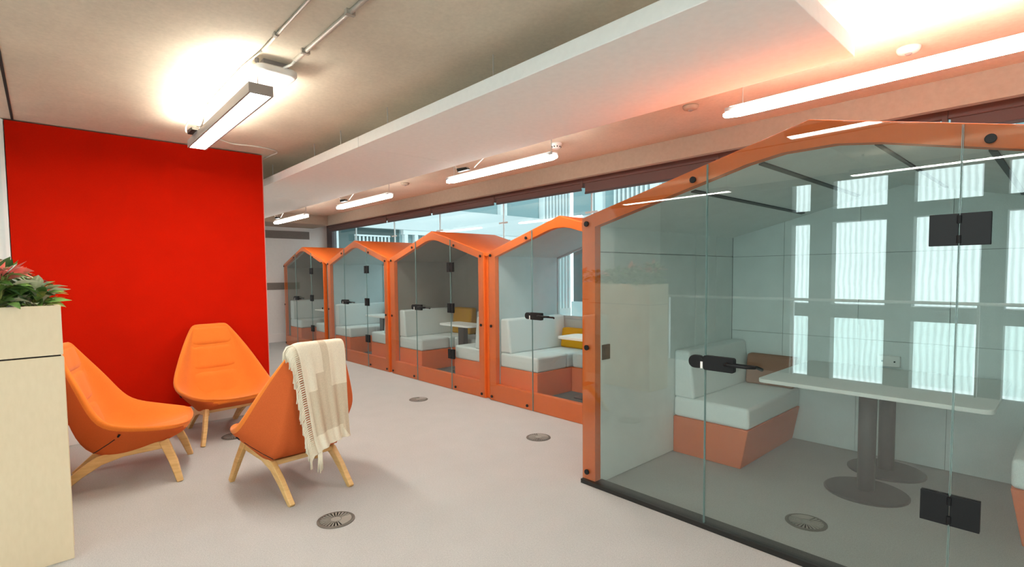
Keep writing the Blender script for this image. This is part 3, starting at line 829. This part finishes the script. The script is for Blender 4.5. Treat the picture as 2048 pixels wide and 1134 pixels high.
# ================================================================== BOOTHS
def house(x0, x1, z0, ze, za, chamfer=0.0):
    xm = (x0+x1)/2
    if chamfer:
        s_ = (za-ze)/(xm-x0)
        return [(x0, z0), (x1, z0), (x1, ze), (xm+chamfer, za-chamfer*s_), (xm+chamfer*0.4, za-chamfer*s_*0.62), (xm-chamfer*0.4, za-chamfer*s_*0.62), (xm-chamfer, za-chamfer*s_), (x0, ze)]
    return [(x0, z0), (x1, z0), (x1, ze), (xm+0.01, za-0.003), (xm+0.004, za), (xm-0.004, za), (xm-0.01, za-0.003), (x0, ze)]

def gable_z(x, x0, x1, ze, za):
    xm = (x0+x1)/2
    return za - (za-ze)*abs(x-xm)/((x1-x0)/2)

def handle(parent, xs_, y, z, s=1.0):
    """black patch lock with lever straddling a glass seam at xs_, room side of glass at y"""
    def rr(x0, x1, z0, z1, r):
        P = []
        for (cx, cz, a0) in ((x1-r, z1-r, 0), (x0+r, z1-r, 90), (x0+r, z0+r, 180), (x1-r, z0+r, 270)):
            for k in range(6): P.append((cx+r*cos(RAD(a0+18*k)), cz+r*sin(RAD(a0+18*k))))
        return P
    h = MB()
    h.prism(rr(xs_-0.085*s, xs_+0.006*s, z-0.036*s, z+0.036*s, 0.034*s), y-0.030, y-0.0005)
    h.prism(rr(xs_+0.003*s, xs_+0.175*s, z-0.040*s, z+0.040*s, 0.012*s), y-0.034, y-0.0005)
    h.build('strike_box', M_black, parent, bevel=0.004)
    MB().box(xs_-0.012*s, xs_+0.001*s, y-0.0325, y-0.0295, z-0.034*s, z+0.004*s).build('indicator', M_plastic, parent)
    for yy, xo, zz in ((y-0.062, 0.0, 0.008), (y+0.062, 0.03, -0.010)):
        m_ = MB()
        m_.tube([(xs_+0.14*s, y, z+zz), (xs_+0.14*s, yy, z+zz), (xs_+0.155*s, yy, z+zz), (xs_+0.25*s+xo*0.3, yy, z+zz), (xs_+0.285*s+xo*0.3, yy*0.5+y*0.5, z+zz-0.002)], 0.0095*s, 8)
        m_.build('lever', M_black, parent, smooth=True)

def make_booth(name, label, x0, x1, yf, yb, ze, za, seams, floor_z, felt, ceilfelt, back_open, hinges, big=False, hand_z=1.05, pw=0.112, gr=None):
    t = thing(name, label, 'booth', ((x0+x1)/2, (yf+yb)/2, 0), None if big else 'row of orange gabled booths')
    xm = (x0+x1)/2
    g = 0.045 if not big else 0.0      # front frame set in from the party line
    fx0, fx1 = x0+g, x1-(g if gr is None else gr)
    gw = 0.092 if pw > 0.1 else 0.05
    zef, zaf = gable_z(fx0, x0, x1, ze, za), za
    slope = (za-ze)/((x1-x0)/2)
    ix0, ix1 = fx0+pw, fx1-pw
    # front frame
    sill = 0.0 if big else 0.20
    outer = house(fx0, fx1, 0.0, zef, zaf)
    inner = house(ix0, ix1, max(sill, 0.001), gable_z(ix0, x0, x1, ze, za)-gw, za-gw, chamfer=0.16 if not big else 0.30)
    MB().ring(outer, inner, yf+0.014, yf+0.075).build('front_frame', M_orange, t, bevel=0.006)
    # side walls: orange outside, felt inside
    wy0 = yf+0.05
    for (a, b_, fa, fb) in ((x0+0.004, x0+0.045, x0+0.045, ix0), (x1-0.045, x1-0.004, ix1, x1-0.045)):
        sw = MB().box(a, b_, wy0, yb, 0.0, ze+0.005).build('side_wall', M_orange, t, bevel=0.008)
        if big:
            # stitched felt panels: two rows, three columns with fine gaps
            ys = [yf+0.078, 4.22, 4.60, yb-0.05]
            lin = MB()
            for k in range(3):
                for (z0, z1) in ((0.004, 1.648), (1.6515, ze-0.02)):
                    lin.box(fa+(0.004 if fa < xm else 0), fb-(0.004 if fa > xm else 0), ys[k]+0.002, ys[k+1]-0.002, z0, z1)
            lin.build('felt_lining', felt, sw, bevel=0.004)
            lb = MB(); lb.box(fa if fa > xm else fa, fb-0.012 if fa < xm else fb, yf+0.078, yb-0.05, 0.002, ze-0.02)
            if fa > xm: lb.bm.free(); lb = MB(); lb.box(fa+0.012, fb, yf+0.078, yb-0.05, 0.002, ze-0.02)
            lb.build('lining_back', M_steelgrey, sw)
        else:
            MB().box(fa, fb, yf+0.078, yb-0.05, 0.002, ze-0.02).build('felt_lining', felt, sw)
    # roof slopes
    th = 0.035
    oh = 0.0
    for s in (-1, 1):
        xe_ = x0 if s < 0 else x1
        xa, xb = sorted((xe_, xm))
        za_, zb_ = gable_z(xa, x0, x1, ze, za), gable_z(xb, x0, x1, ze, za)
        rf = MB().hexa([(xa, yf+0.022, za_-th), (xb, yf+0.022, zb_-th), (xb, yb+0.02, zb_-th), (xa, yb+0.02, za_-th),
                        (xa, yf+0.022, za_+0.004), (xb, yf+0.022, zb_+0.004), (xb, yb+0.02, zb_+0.004), (xa, yb+0.02, za_+0.004)]).build('roof', M_orange, t, bevel=0.004)
        xi = ix0 if s < 0 else ix1
        xa, xb = sorted((xi, xm))
        za_, zb_ = gable_z(xa, x0, x1, ze, za)-th-0.004, gable_z(xb, x0, x1, ze, za)-th-0.004
        l = 0.045
        cl_ = MB()
        cl_.hexa([(xa, yf+0.08, za_-l), (xb, yf+0.08, zb_-l), (xb, yb-0.05, zb_-l), (xa, yb-0.05, za_-l),
                  (xa, yf+0.08, za_), (xb, yf+0.08, zb_), (xb, yb-0.05, zb_), (xa, yb-0.05, za_)])
        cl_.build('ceiling_lining', ceilfelt, rf)
        if big:
            # dark slots in the ceiling felt
            for q in (0.50, 0.80):
                xc = xi + (xm-xi)*q if s < 0 else xi + (xm-xi)*q
                zc = gable_z(xc, x0, x1, ze, za)-th-0.004-l
                sl = slope*(1 if s < 0 else -1)
                d_ = 0.014
                MB().hexa([(xc-d_, yf+0.12, zc-d_*sl-0.008), (xc+d_, yf+0.12, zc+d_*sl-0.008), (xc+d_, yb-0.20, zc+d_*sl-0.008), (xc-d_, yb-0.20, zc-d_*sl-0.008),
                           (xc-d_, yf+0.12, zc-d_*sl+0.004), (xc+d_, yf+0.12, zc+d_*sl+0.004), (xc+d_, yb-0.20, zc+d_*sl+0.004), (xc-d_, yb-0.20, zc-d_*sl+0.004)]).build('slot', M_steelgrey, rf)
    # back wall
    zi0, zi1 = gable_z(ix0, x0, x1, ze, za)-0.085, za-0.085
    bx0, bx1 = x0+0.05, x1-0.05
    if back_open:
        MB().box(bx0, bx1, yb-0.05, yb, 0.002, 0.92).build('back_panel', felt, t)
        MB().ring(house(bx0, bx1, 0.921, gable_z(bx0, x0, x1, ze, za)-0.045, za-0.045), house(bx0+0.11, bx1-0.11, 0.96, gable_z(bx0+0.11, x0, x1, ze, za)-0.10, za-0.10), yb-0.04, yb).build('back_window_frame', felt, t)
        MB().prism(house(bx0+0.11, bx1-0.11, 0.96, gable_z(bx0+0.11, x0, x1, ze, za)-0.10, za-0.10), yb-0.022, yb-0.014).build('back_window', M_winglass, t)
    elif big:
        bk = MB().prism(house(bx0, bx1, 0.002, gable_z(bx0, x0, x1, ze, za)-0.045, za-0.045), yb-0.032, yb).build('back_panel', M_steelgrey, t)
        lin = MB(); xs_ = [bx0+0.062, -1.78, -1.20, -0.62, -0.05, bx1-0.062]
        for k in range(len(xs_)-1):
            a, b_ = xs_[k]+0.0015, xs_[k+1]-0.0015
            for (z0, z1) in ((0.004, 0.94), (0.943, 1.645)):
                lin.box(a, b_, yb-0.05, yb-0.034, z0, z1)
            lin.prism([(a, 1.648), (b_, 1.648)] + ([(b_, gable_z(b_, x0, x1, ze, za)-0.06)] + ([(xm, za-0.06)] if a < xm < b_ else []) + [(a, gable_z(a, x0, x1, ze, za)-0.06)]), yb-0.05, yb-0.034)
        lin.build('felt_lining', felt, bk)
    else:
        MB().prism(house(bx0, bx1, 0.002, gable_z(bx0, x0, x1, ze, za)-0.045, za-0.045), yb-0.05, yb).build('back_panel', felt, t)
    # floor
    if not big:
        MB().box(ix0, ix1, yf+0.076, yb-0.051, 0.0, floor_z).build('base_plate', M_darkcarpet, t)
    else:
        MB().box(fx0+0.004, fx1-0.004, yf-0.014, yf+0.090, 0.0, 0.030).build('floor_channel', M_chan, t)
    # glass front in three sheets
    gy0, gy1 = yf, yf+0.011
    gz0 = 0.028 if big else 0.006
    def sheet(a, b_):
        P = [(a, gz0), (b_, gz0), (b_, gable_z(b_, x0, x1, ze, za)-0.004)]
        if a < xm < b_: P.append((xm, za-0.004))
        P.append((a, gable_z(a, x0, x1, ze, za)-0.004)); return P
    S = [fx0+0.006, seams[0], seams[1], fx1-0.006]
    panes = []
    for k in range(3):
        a, b_ = S[k]+0.0016, S[k+1]-0.0016
        nm = 'glass_door' if k == 1 else 'glass_panel'
        p = MB().prism(sheet(a, b_), gy0, gy1).build(nm, M_glass if big else M_glassrow, t)
        panes.append(p)
        # polished edges at the seams
        for xx in ([b_] if k == 0 else ([a, b_] if k == 1 else [a])):
            e0, e1 = (xx-0.0016, xx+0.0004) if xx == b_ else (xx-0.0004, xx+0.0016)
            MB().box(e0, e1, gy0-0.0003, gy1+0.0003, gz0, gable_z(xx, x0, x1, ze, za)-0.006).build('polished_edge', M_glassedge, p)
    # bolts
    def bolt(parent, x, z, r=0.017):
        MB().disc((x, gy0-0.004, z), (0, 1, 0), r, 0.012, 18).build('bolt', M_black, parent, bevel=0.003)
    br = 0.017 if not big else 0.019
    for k, (xa, xb) in ((0, (fx0+0.05, seams[0]-0.085)), (2, (fx1-0.05, seams[1]+0.085))):
        zt = gable_z(xa, x0, x1, ze, za)-0.055
        for z in (0.088 if big else 0.05, 0.98 if big else 0.89, zt): bolt(panes[k], xa, z, br)
        if not big: bolt(panes[k], xb, 0.05, br)
        bolt(panes[k], xb, gable_z(xb, x0, x1, ze, za)-0.06, br)
    # lock and hinges
    handle(panes[1], seams[0], gy0, hand_z, 1.0 if not big else 1.04)
    for (z, hw, hh) in hinges:
        h = MB()
        h.box(seams[1]-hw, seams[1]-0.002, gy0-0.007, gy0-0.0005, z-hh, z+hh)
        h.box(seams[1]+0.002, seams[1]+hw, gy0-0.007, gy0-0.0005, z-hh, z+hh)
        h.box(seams[1]-hw, seams[1]-0.002, gy1+0.0005, gy1+0.007, z-hh, z+hh)
        h.box(seams[1]+0.002, seams[1]+hw, gy1+0.0005, gy1+0.007, z-hh, z+hh)
        h.build('hinge', M_black, panes[1], bevel=0.002)
        hk = MB()
        hk.disc((seams[1], gy0-0.008, z+hh*0.62), (0, 0, 1), 0.008, hh*0.5, 10).disc((seams[1], gy0-0.008, z-hh*0.62), (0, 0, 1), 0.008, hh*0.5, 10)
        hk.build('hinge_knuckle', M_black, panes[1])
    return t

def cushion(mb, x0, x1, y0, y1, z0, z1):
    return mb.box(x0, x1, y0, y1, z0, z1)

def bench(label, x0, x1, y0, y1, zf, zc0, zc1, zb, wall, grp, skirt_taper=0.0, backlen=None, cushm=None, parts=1, back_m=None):
    """bench along a side wall; wall = -1 backrest on the left, +1 on the right, 0 on the back"""
    t = thing('booth_bench', label, 'bench', ((x0+x1)/2, (y0+y1)/2, zf), grp)
    cm = cushm or M_cush
    if skirt_taper:
        xa, xb = (x0, x1-skirt_taper) if wall < 0 else ((x0+skirt_taper, x1) if wall > 0 else (x0, x1))
        MB().hexa([(xa, y0, zf), (xb, y0, zf), (xb, y1, zf), (xa, y1, zf), (x0, y0, zc0), (x1, y0, zc0), (x1, y1, zc0), (x0, y1, zc0)]).build('base', M_orskirt, t, bevel=0.006)
    else:
        MB().box(x0, x1, y0, y1, zf, zc0).build('base', M_orskirt, t, bevel=0.006)
    n = parts
    for k in range(n):
        ya, yb_ = y0+(y1-y0)*k/n, y0+(y1-y0)*(k+1)/n
        if wall == 0: xa, xb, ya, yb_ = x0, x1, y0, y1
        else: xa, xb = x0, x1
        MB().box(xa, xb, ya+0.001, yb_-0.001, zc0, zc1).build('seat_cushion', cm, t, bevel=0.028, seg=4)
    bm_ = back_m or M_cush
    if wall < 0:
        P = [(x0, zc1-0.004), (x0+0.185, zc1-0.004), (x0+0.135, zb), (x0, zb)]
        MB().prism(P, y0+0.004, y1, 'y').build('backrest', bm_, t, bevel=0.025, seg=4)
    elif wall > 0:
        P = [(x1, zc1-0.004), (x1-0.185, zc1-0.004), (x1-0.135, zb), (x1, zb)]
        MB().prism(P, y0+0.004, y1, 'y').build('backrest', bm_, t, bevel=0.025, seg=4)
    else:
        P = [(y1, zc1-0.004), (y1-0.15, zc1-0.004), (y1-0.11, zb), (y1, zb)]
        MB().prism(P, x0+0.17, x1-0.17, 'x').build('backrest', bm_, t, bevel=0.025, seg=4)
    return t

def small_table(label, x0, x1, y0, y1, z, zf, grp):
    t = thing('booth_table', label, 'table', ((x0+x1)/2, (y0+y1)/2, zf), grp)
    top = MB().prism(rrect((x0+x1)/2, (y0+y1)/2, (x1-x0)/2, (y1-y0)/2, 0.06), z-0.028, z, 'z').build('tabletop', M_tabletop, t, bevel=0.004)
    xm, ym = (x0+x1)/2, (y0+y1)/2
    MB().box(xm-0.065, xm+0.065, ym-0.04, ym+0.04, zf+0.012, z-0.028).build('column', M_steelgrey, t, bevel=0.006)
    MB().prism(rrect(xm, ym, 0.17, 0.13, 0.05), zf, zf+0.012, 'z').build('foot_plate', M_steelgrey, t)

YC, YBK, ZE, ZA = 3.889, 5.02, 1.75, 2.09
PX = [-11.76, -9.42, -7.08, -4.74, -2.40]
names = ['farthest orange gabled booth, closest to the white end wall',
         'orange gabled booth second from the white end wall, with pale teal lit inside',
         'orange gabled booth third from the white end wall, with dark grey back wall inside',
         'orange gabled booth fourth from the white end wall, next to the wide booth']
ordn = ['farthest', 'second', 'third', 'fourth']
short = ['the farthest booth', 'the second booth from the white end wall', 'the third booth from the white end wall', 'the fourth booth, next to the wide one']
for k in range(4):
    x0, x1 = PX[k], PX[k+1]
    closed = k in (0, 2)
    felt = M_felt_shaded if closed else M_felt
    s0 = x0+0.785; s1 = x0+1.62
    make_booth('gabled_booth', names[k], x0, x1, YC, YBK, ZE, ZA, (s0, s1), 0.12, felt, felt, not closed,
               [(1.60, 0.066, 0.062), (1.07, 0.066, 0.062), (0.47, 0.066, 0.062)], **({'pw': 0.03, 'gr': 0.14} if k == 0 else {}))
    ix0, ix1 = x0+0.158, x1-0.158
    cm = M_cush
    y0, y1 = YC+0.082, YBK-0.06
    bench('pale grey bench along the left side of %s' % short[k], ix0, ix0+0.62, y0, y1, 0.12, 0.405, 0.575, 0.975, -1, 'benches inside the booths', parts=2)
    bench('pale grey bench along the right side of %s' % short[k], ix1-0.60, ix1, y0, y1, 0.12, 0.405, 0.575, 0.975, 1, 'benches inside the booths', parts=2)
    bench('pale bench across the back of %s' % short[k], ix0+0.622, ix1-0.602, y1-0.42, y1, 0.12, 0.405, 0.572, (0.95, 0.95, 0.95, 0.86)[k], 0,
          'benches inside the booths', back_m=M_cush)
    if k in (2, 3):
        t = thing('back_cushion', ('mustard back cushion against the grey back wall of the third booth', 'low mustard back cushion beside the table in the fourth booth')[k-2], 'cushion', (ix0+0.45, y1-0.08, 0.575), 'mustard cushions in the booths')
        zt = (0.985, 0.82)[k-2]
        P = [(y1-0.004, 0.578), (y1-0.15, 0.578), (y1-0.11, zt), (y1-0.004, zt)]
        MB().prism(P, ix0+0.19, ix0+0.66, 'x').build('cover', M_must, t, bevel=0.025, seg=4)
    xm = (x0+x1)/2
    small_table('white table between the benches inside %s' % short[k], xm-0.36, xm+0.36, 4.24, 4.52 if False else 4.60, 0.80, 0.12, 'white tables inside the booths')

# the wide booth at right
BX0, BX1, BYF, BYB, BZE, BZA = -2.357, 0.527, 2.807, 4.985, 1.887, 2.247
make_booth('wide_booth', 'wide orange gabled glass booth in the right foreground, standing forward of the row', BX0, BX1, BYF, BYB, BZE, BZA, (-1.431, -0.333), 0.0, M_felt_lit, M_felt_lit, False,
           [(1.668, 0.098, 0.066), (0.480, 0.098, 0.066)], big=True, hand_z=0.985)
ix0, ix1 = BX0+0.114, BX1-0.114
bench('pale grey bench with orange base along the left wall of the wide booth', ix0, ix0+0.62, 3.86, 4.93, 0, 0.305, 0.470, 0.86, -1, 'benches inside the wide booth', skirt_taper=0.055, cushm=M_cush_lit, back_m=M_cush_lit)
bench('pale grey bench with orange base at the right edge, inside the wide booth', ix1-0.62, ix1, 3.86, 4.93, 0, 0.305, 0.470, 0.86, 1, 'benches inside the wide booth', skirt_taper=0.055, cushm=M_cush_lit, back_m=M_cush_lit)
t = thing('back_cushion', 'terracotta back cushion at the window end of the left bench in the wide booth', 'cushion', (-1.8, 4.85, 0.47))
MB().prism([(4.925, 0.473), (4.79, 0.473), (4.83, 0.745), (4.925, 0.745)], ix0+0.19, ix0+0.61, 'x').build('cover', M_terra, t, bevel=0.022, seg=4)
# long table on two round pedestals
t = thing('meeting_table', 'white topped meeting table on two round dark pedestals inside the wide booth', 'table', (-0.91, 4.3, 0))
MB().prism(rrect(-0.91, 4.355, 0.632, 0.555, 0.05), 0.702, 0.730, 'z').build('tabletop', M_tabletop, t, bevel=0.004)
for y in (4.075, 4.62):
    MB().lathe([(0.001, 0.0), (0.245, 0.0), (0.245, 0.006), (0.235, 0.012), (0.05, 0.018), (0.001, 0.018)], (-0.92, y, 0), 40).build('pedestal_base', M_steelgrey, t)
    MB().tube([(-0.92, y, 0.012), (-0.92, y, 0.702)], 0.052, 24).build('column', M_steelgrey, t, smooth=True)
    MB().box(-1.30, -0.54, y-0.03, y+0.03, 0.680, 0.702).build('top_bracket', M_steelgrey, t)
# twin socket on its post, light switch plate
t = thing('power_socket', 'white twin power socket on the back wall above the meeting table', 'socket', (-0.98, 4.93, 0.78))
MB().box(-1.055, -0.905, 4.905, 4.934, 0.742, 0.828).build('face_plate', M_plastic, t, bevel=0.004)
for x in (-1.02, -0.94):
    MB().disc((x, 4.903, 0.785), (0, 1, 0), 0.006, 0.006, 8).build('socket_hole', M_black, t)
t = thing('switch_plate', 'small dark square switch plate on the left inner wall of the wide booth', 'switch', (-2.24, 2.94, 0.94))
MB().box(ix0-0.006, ix0+0.006, 2.897, 2.985, 0.888, 0.995).build('plate', M_black, t, bevel=0.003)
MB().box(ix0+0.006, ix0+0.010, 2.915, 2.967, 0.91, 0.973).build('rocker', M_black, t, bevel=0.002)

# ================================================================== ATRIUM SIDE (behind the camera, seen in the glass)
t = thing('glass_balustrade', 'glass balustrade with steel handrail at the atrium edge, seen reflected in the booth glass', 'balustrade', (-1, YB, 0))
MB().tube([(-4.83, YB+0.03, 1.10), (XR, YB+0.03, 1.10)], 0.020, 12).build('handrail', M_rail, t, smooth=True)
for x in (-4.78, -2.77, -0.76, 1.25, 3.2):
    MB().box(x-0.012, x+0.012, YB+0.005, YB+0.055, 0, 1.085).build('post', M_alu, t, bevel=0.003)
for a, d in zip((-4.78, -2.77, -0.76, 1.25), (-2.77, -0.76, 1.25, 3.2)):
    MB().box(a+0.03, d-0.03, YB+0.022, YB+0.036, 0.06, 1.00).build('glass_panel', M_balglass, t)
# second planter in front of the balustrade
W2 = planter(-4.10, -0.66, 0.0, 1.8, 0.41, 'tall veneer storage cabinet standing by the side wall, behind the planter at the left edge',
             'veneer planter box on the cabinet by the side wall, mirrored in the booth glass', None)
for k in range(6):
    x, y = W2(0.14+0.30*k, 0.2)
    plant(x, y, 1.325, ['green plant at the lounge end of the planter box by the side wall', 'green plant second from the lounge end of the side wall planter box', 'green plant left of centre in the side wall planter box', 'green plant right of centre in the side wall planter box', 'green plant next to last in the side wall planter box', 'green plant at the far end of the side wall planter box'][k], 0.17, 0.2, 40, 3, seed=60+k, grp='plants in the mirrored planter')
# facade across the atrium
YF = -9.0
fa = thing('atrium_facade', 'grey facade with bright daylit windows across the atrium, mirrored in the booth glass', 'building', (-2, YF, -4))
cols = [(-5.10, -4.66), (-4.15, -3.03), (-2.53, -1.37), (-0.99, 0.15), (0.63, 1.77), (2.25, 3.39), (3.9, 5.0)]
rows = [(-3.4, -1.6), (-1.25, 0.34), (0.67, 2.73), (3.05, 4.9), (5.3, 7.0)]
edges = [-9.0] + [e for c_ in cols for e in c_] + [7.0]
for i in range(0, len(edges), 2):
    MB().box(edges[i], edges[i+1], YF-0.4, YF, -4, 8).build('pier', M_extpier, fa)
for (a, d) in cols:
    zz = [-4.0] + [e for r in rows for e in r] + [8.0]
    for j in range(0, len(zz), 2):
        MB().box(a, d, YF-0.38, YF-0.02, zz[j], zz[j+1]).build('spandrel', M_extpier, fa)
    for (z0, z1) in rows:
        MB().box(a+0.02, d-0.05, YF-0.30, YF-0.26, z0+0.02, z1-0.02).build('window', E_win, fa)
struct(MB().box(-9, 7, YF-0.4, YB-0.02, -4.2, -4.0).build('ground_atrium', M_court), 'atrium floor far below the balustrade', 'floor')
struct(MB().box(-9.2, -9.0, YF-0.4, YB, -4, 8).build('wall_atrium', M_white), 'side wall of the atrium, whitened to brighten the mirrored background', 'wall')  # white so the background mirrored in the glass looks lit
struct(MB().box(7.0, 7.2, YF-0.4, YB, -4, 8).build('wall_atrium_right', M_extpier), 'grey wall at the other side of the atrium', 'wall')
struct(MB().box(-9.2, 7.2, YF-0.4, YB-0.02, 8.0, 8.2).build('roof_sky_block', M_extpier), 'opaque roof added over the atrium to keep sky light out', 'roof')  # unseen lid, added to block daylight from above the atrium
struct(MB().box(-11.2, XR+0.2, YB-0.02, YB, -4, -0.25).build('wall_slab_edge', M_extpier), 'edge of the floor slab facing the atrium', 'wall')
struct(MB().box(-11.2, XR+0.2, YB-0.02, YB, CEIL-0.1, 8.0).build('wall_above', M_extpier), 'wall above the ceiling edge facing the atrium', 'wall')

# ================================================================== OUTSIDE THE WINDOWS
WX, FY = -16.0, 18.3
wg = thing('office_wing', 'white office wing with fins and long bands, outside the window to the left', 'building', (WX-1, 12, -6))
MB().box(WX-3, WX-0.35, 4.0, FY, -6, 12).build('core', M_extgrey, wg)
MB().box(WX-0.35, WX, 6.0, FY, 3.11, 3.94).build('spandrel_band', M_ext, wg)
MB().box(WX-0.35, WX, 6.0, FY, -1.2, -0.1).build('spandrel_band', M_ext, wg)
MB().box(WX-0.35, WX, 6.0, FY, 7.2, 8.2).build('spandrel_band', M_ext, wg)
MB().box(WX-0.35, WX+0.02, 5.4, 7.05, -6, 3.11).build('end_pier', M_ext, wg)
MB().box(WX-0.34, WX-0.25, 7.05, 16.4, 3.94, 7.2).build('upper_glazing', M_extmid, wg)
MB().box(WX-0.34, WX-0.25, 7.05, 9.4, -0.1, 3.11).build('lower_glazing', M_extglass, wg)
MB().box(WX-0.34, WX-0.25, 9.4, FY, -0.1, 3.11).build('lower_glazing', M_extmid, wg)
MB().box(WX-0.34, WX-0.26, 16.4, FY, 3.94, 7.2).build('fin_glazing', M_extmid, wg)
MB().box(WX-0.25, WX-0.16, 7.7, 9.0, 2.83, 2.88).build('louvre_rail', M_fin, wg)
for k in range(10):
    y = 7.72+k*0.135
    MB().box(WX-0.25, WX-0.18, y, y+0.05, -0.1, 2.83).build('louvre_post', M_fin, wg)
for k in range(16):
    y = 9.5+k*0.42
    MB().box(WX-0.24, WX-0.04, y, y+0.13, -0.1, 3.11).build('mullion', M_fin, wg)
MB().box(WX-0.24, WX-0.03, 9.45, FY, 2.95, 3.12).build('head_rail', M_fin, wg)
MB().box(WX-0.24, WX-0.02, 14.0, 14.35, 3.94, 7.2).build('column', M_fin, wg)
MB().box(WX-0.24, WX-0.02, 8.6, 8.9, 3.94, 7.2).build('column', M_fin, wg)
for k in range(9):
    y = 16.45+k*0.21
    MB().box(WX-0.24, WX+0.05, y, y+0.09, -0.1, 7.2).build('fin', M_fin, wg)
fr = thing('glazed_block', 'pale glazed office front with white fins, outside the window behind the fourth booth', 'building', (-6, FY+1, -6))
MB().box(WX, 8, FY+0.35, FY+3, -6, 12).build('core', M_extgrey, fr)
MB().box(WX, 8, FY+0.05, FY+0.34, 7.4, 8.2).build('spandrel_band', M_ext, fr)
MB().box(WX, 8, FY+0.05, FY+0.34, -1.0, 0.2).build('spandrel_band', M_ext, fr)
MB().box(WX, 8, FY+0.05, FY+0.34, 3.45, 4.15).build('spandrel_band', M_ext, fr)
for (z0, z1) in ((4.15, 7.4), (0.2, 3.45)):
    MB().box(WX, 8, FY+0.2, FY+0.33, z0, z1).build('glazing', M_extmid if z0 > 1 else M_extglass, fr)
for k, x in enumerate((-14.55, -11.75, -8.4, -5.0, -1.6, 1.8, 5.2)):
    MB().box(x, x+0.42, FY-0.02, FY+0.3, -1, 8).build('column', M_fin, fr)
for x_start in (-13.6, -8.0, -4.4, -1.0, 2.4):
    for k in range(8):
        x = x_start+0.1+k*0.22
        MB().box(x, x+0.09, FY-0.05, FY+0.2, -1, 8).build('fin', M_fin, fr)
struct(MB().box(-30, 20, YW+0.3, 40, -6.2, -6.0).build('ground_courtyard', M_court), 'paved courtyard below the windows', 'ground')

bpy.context.view_layer.update()
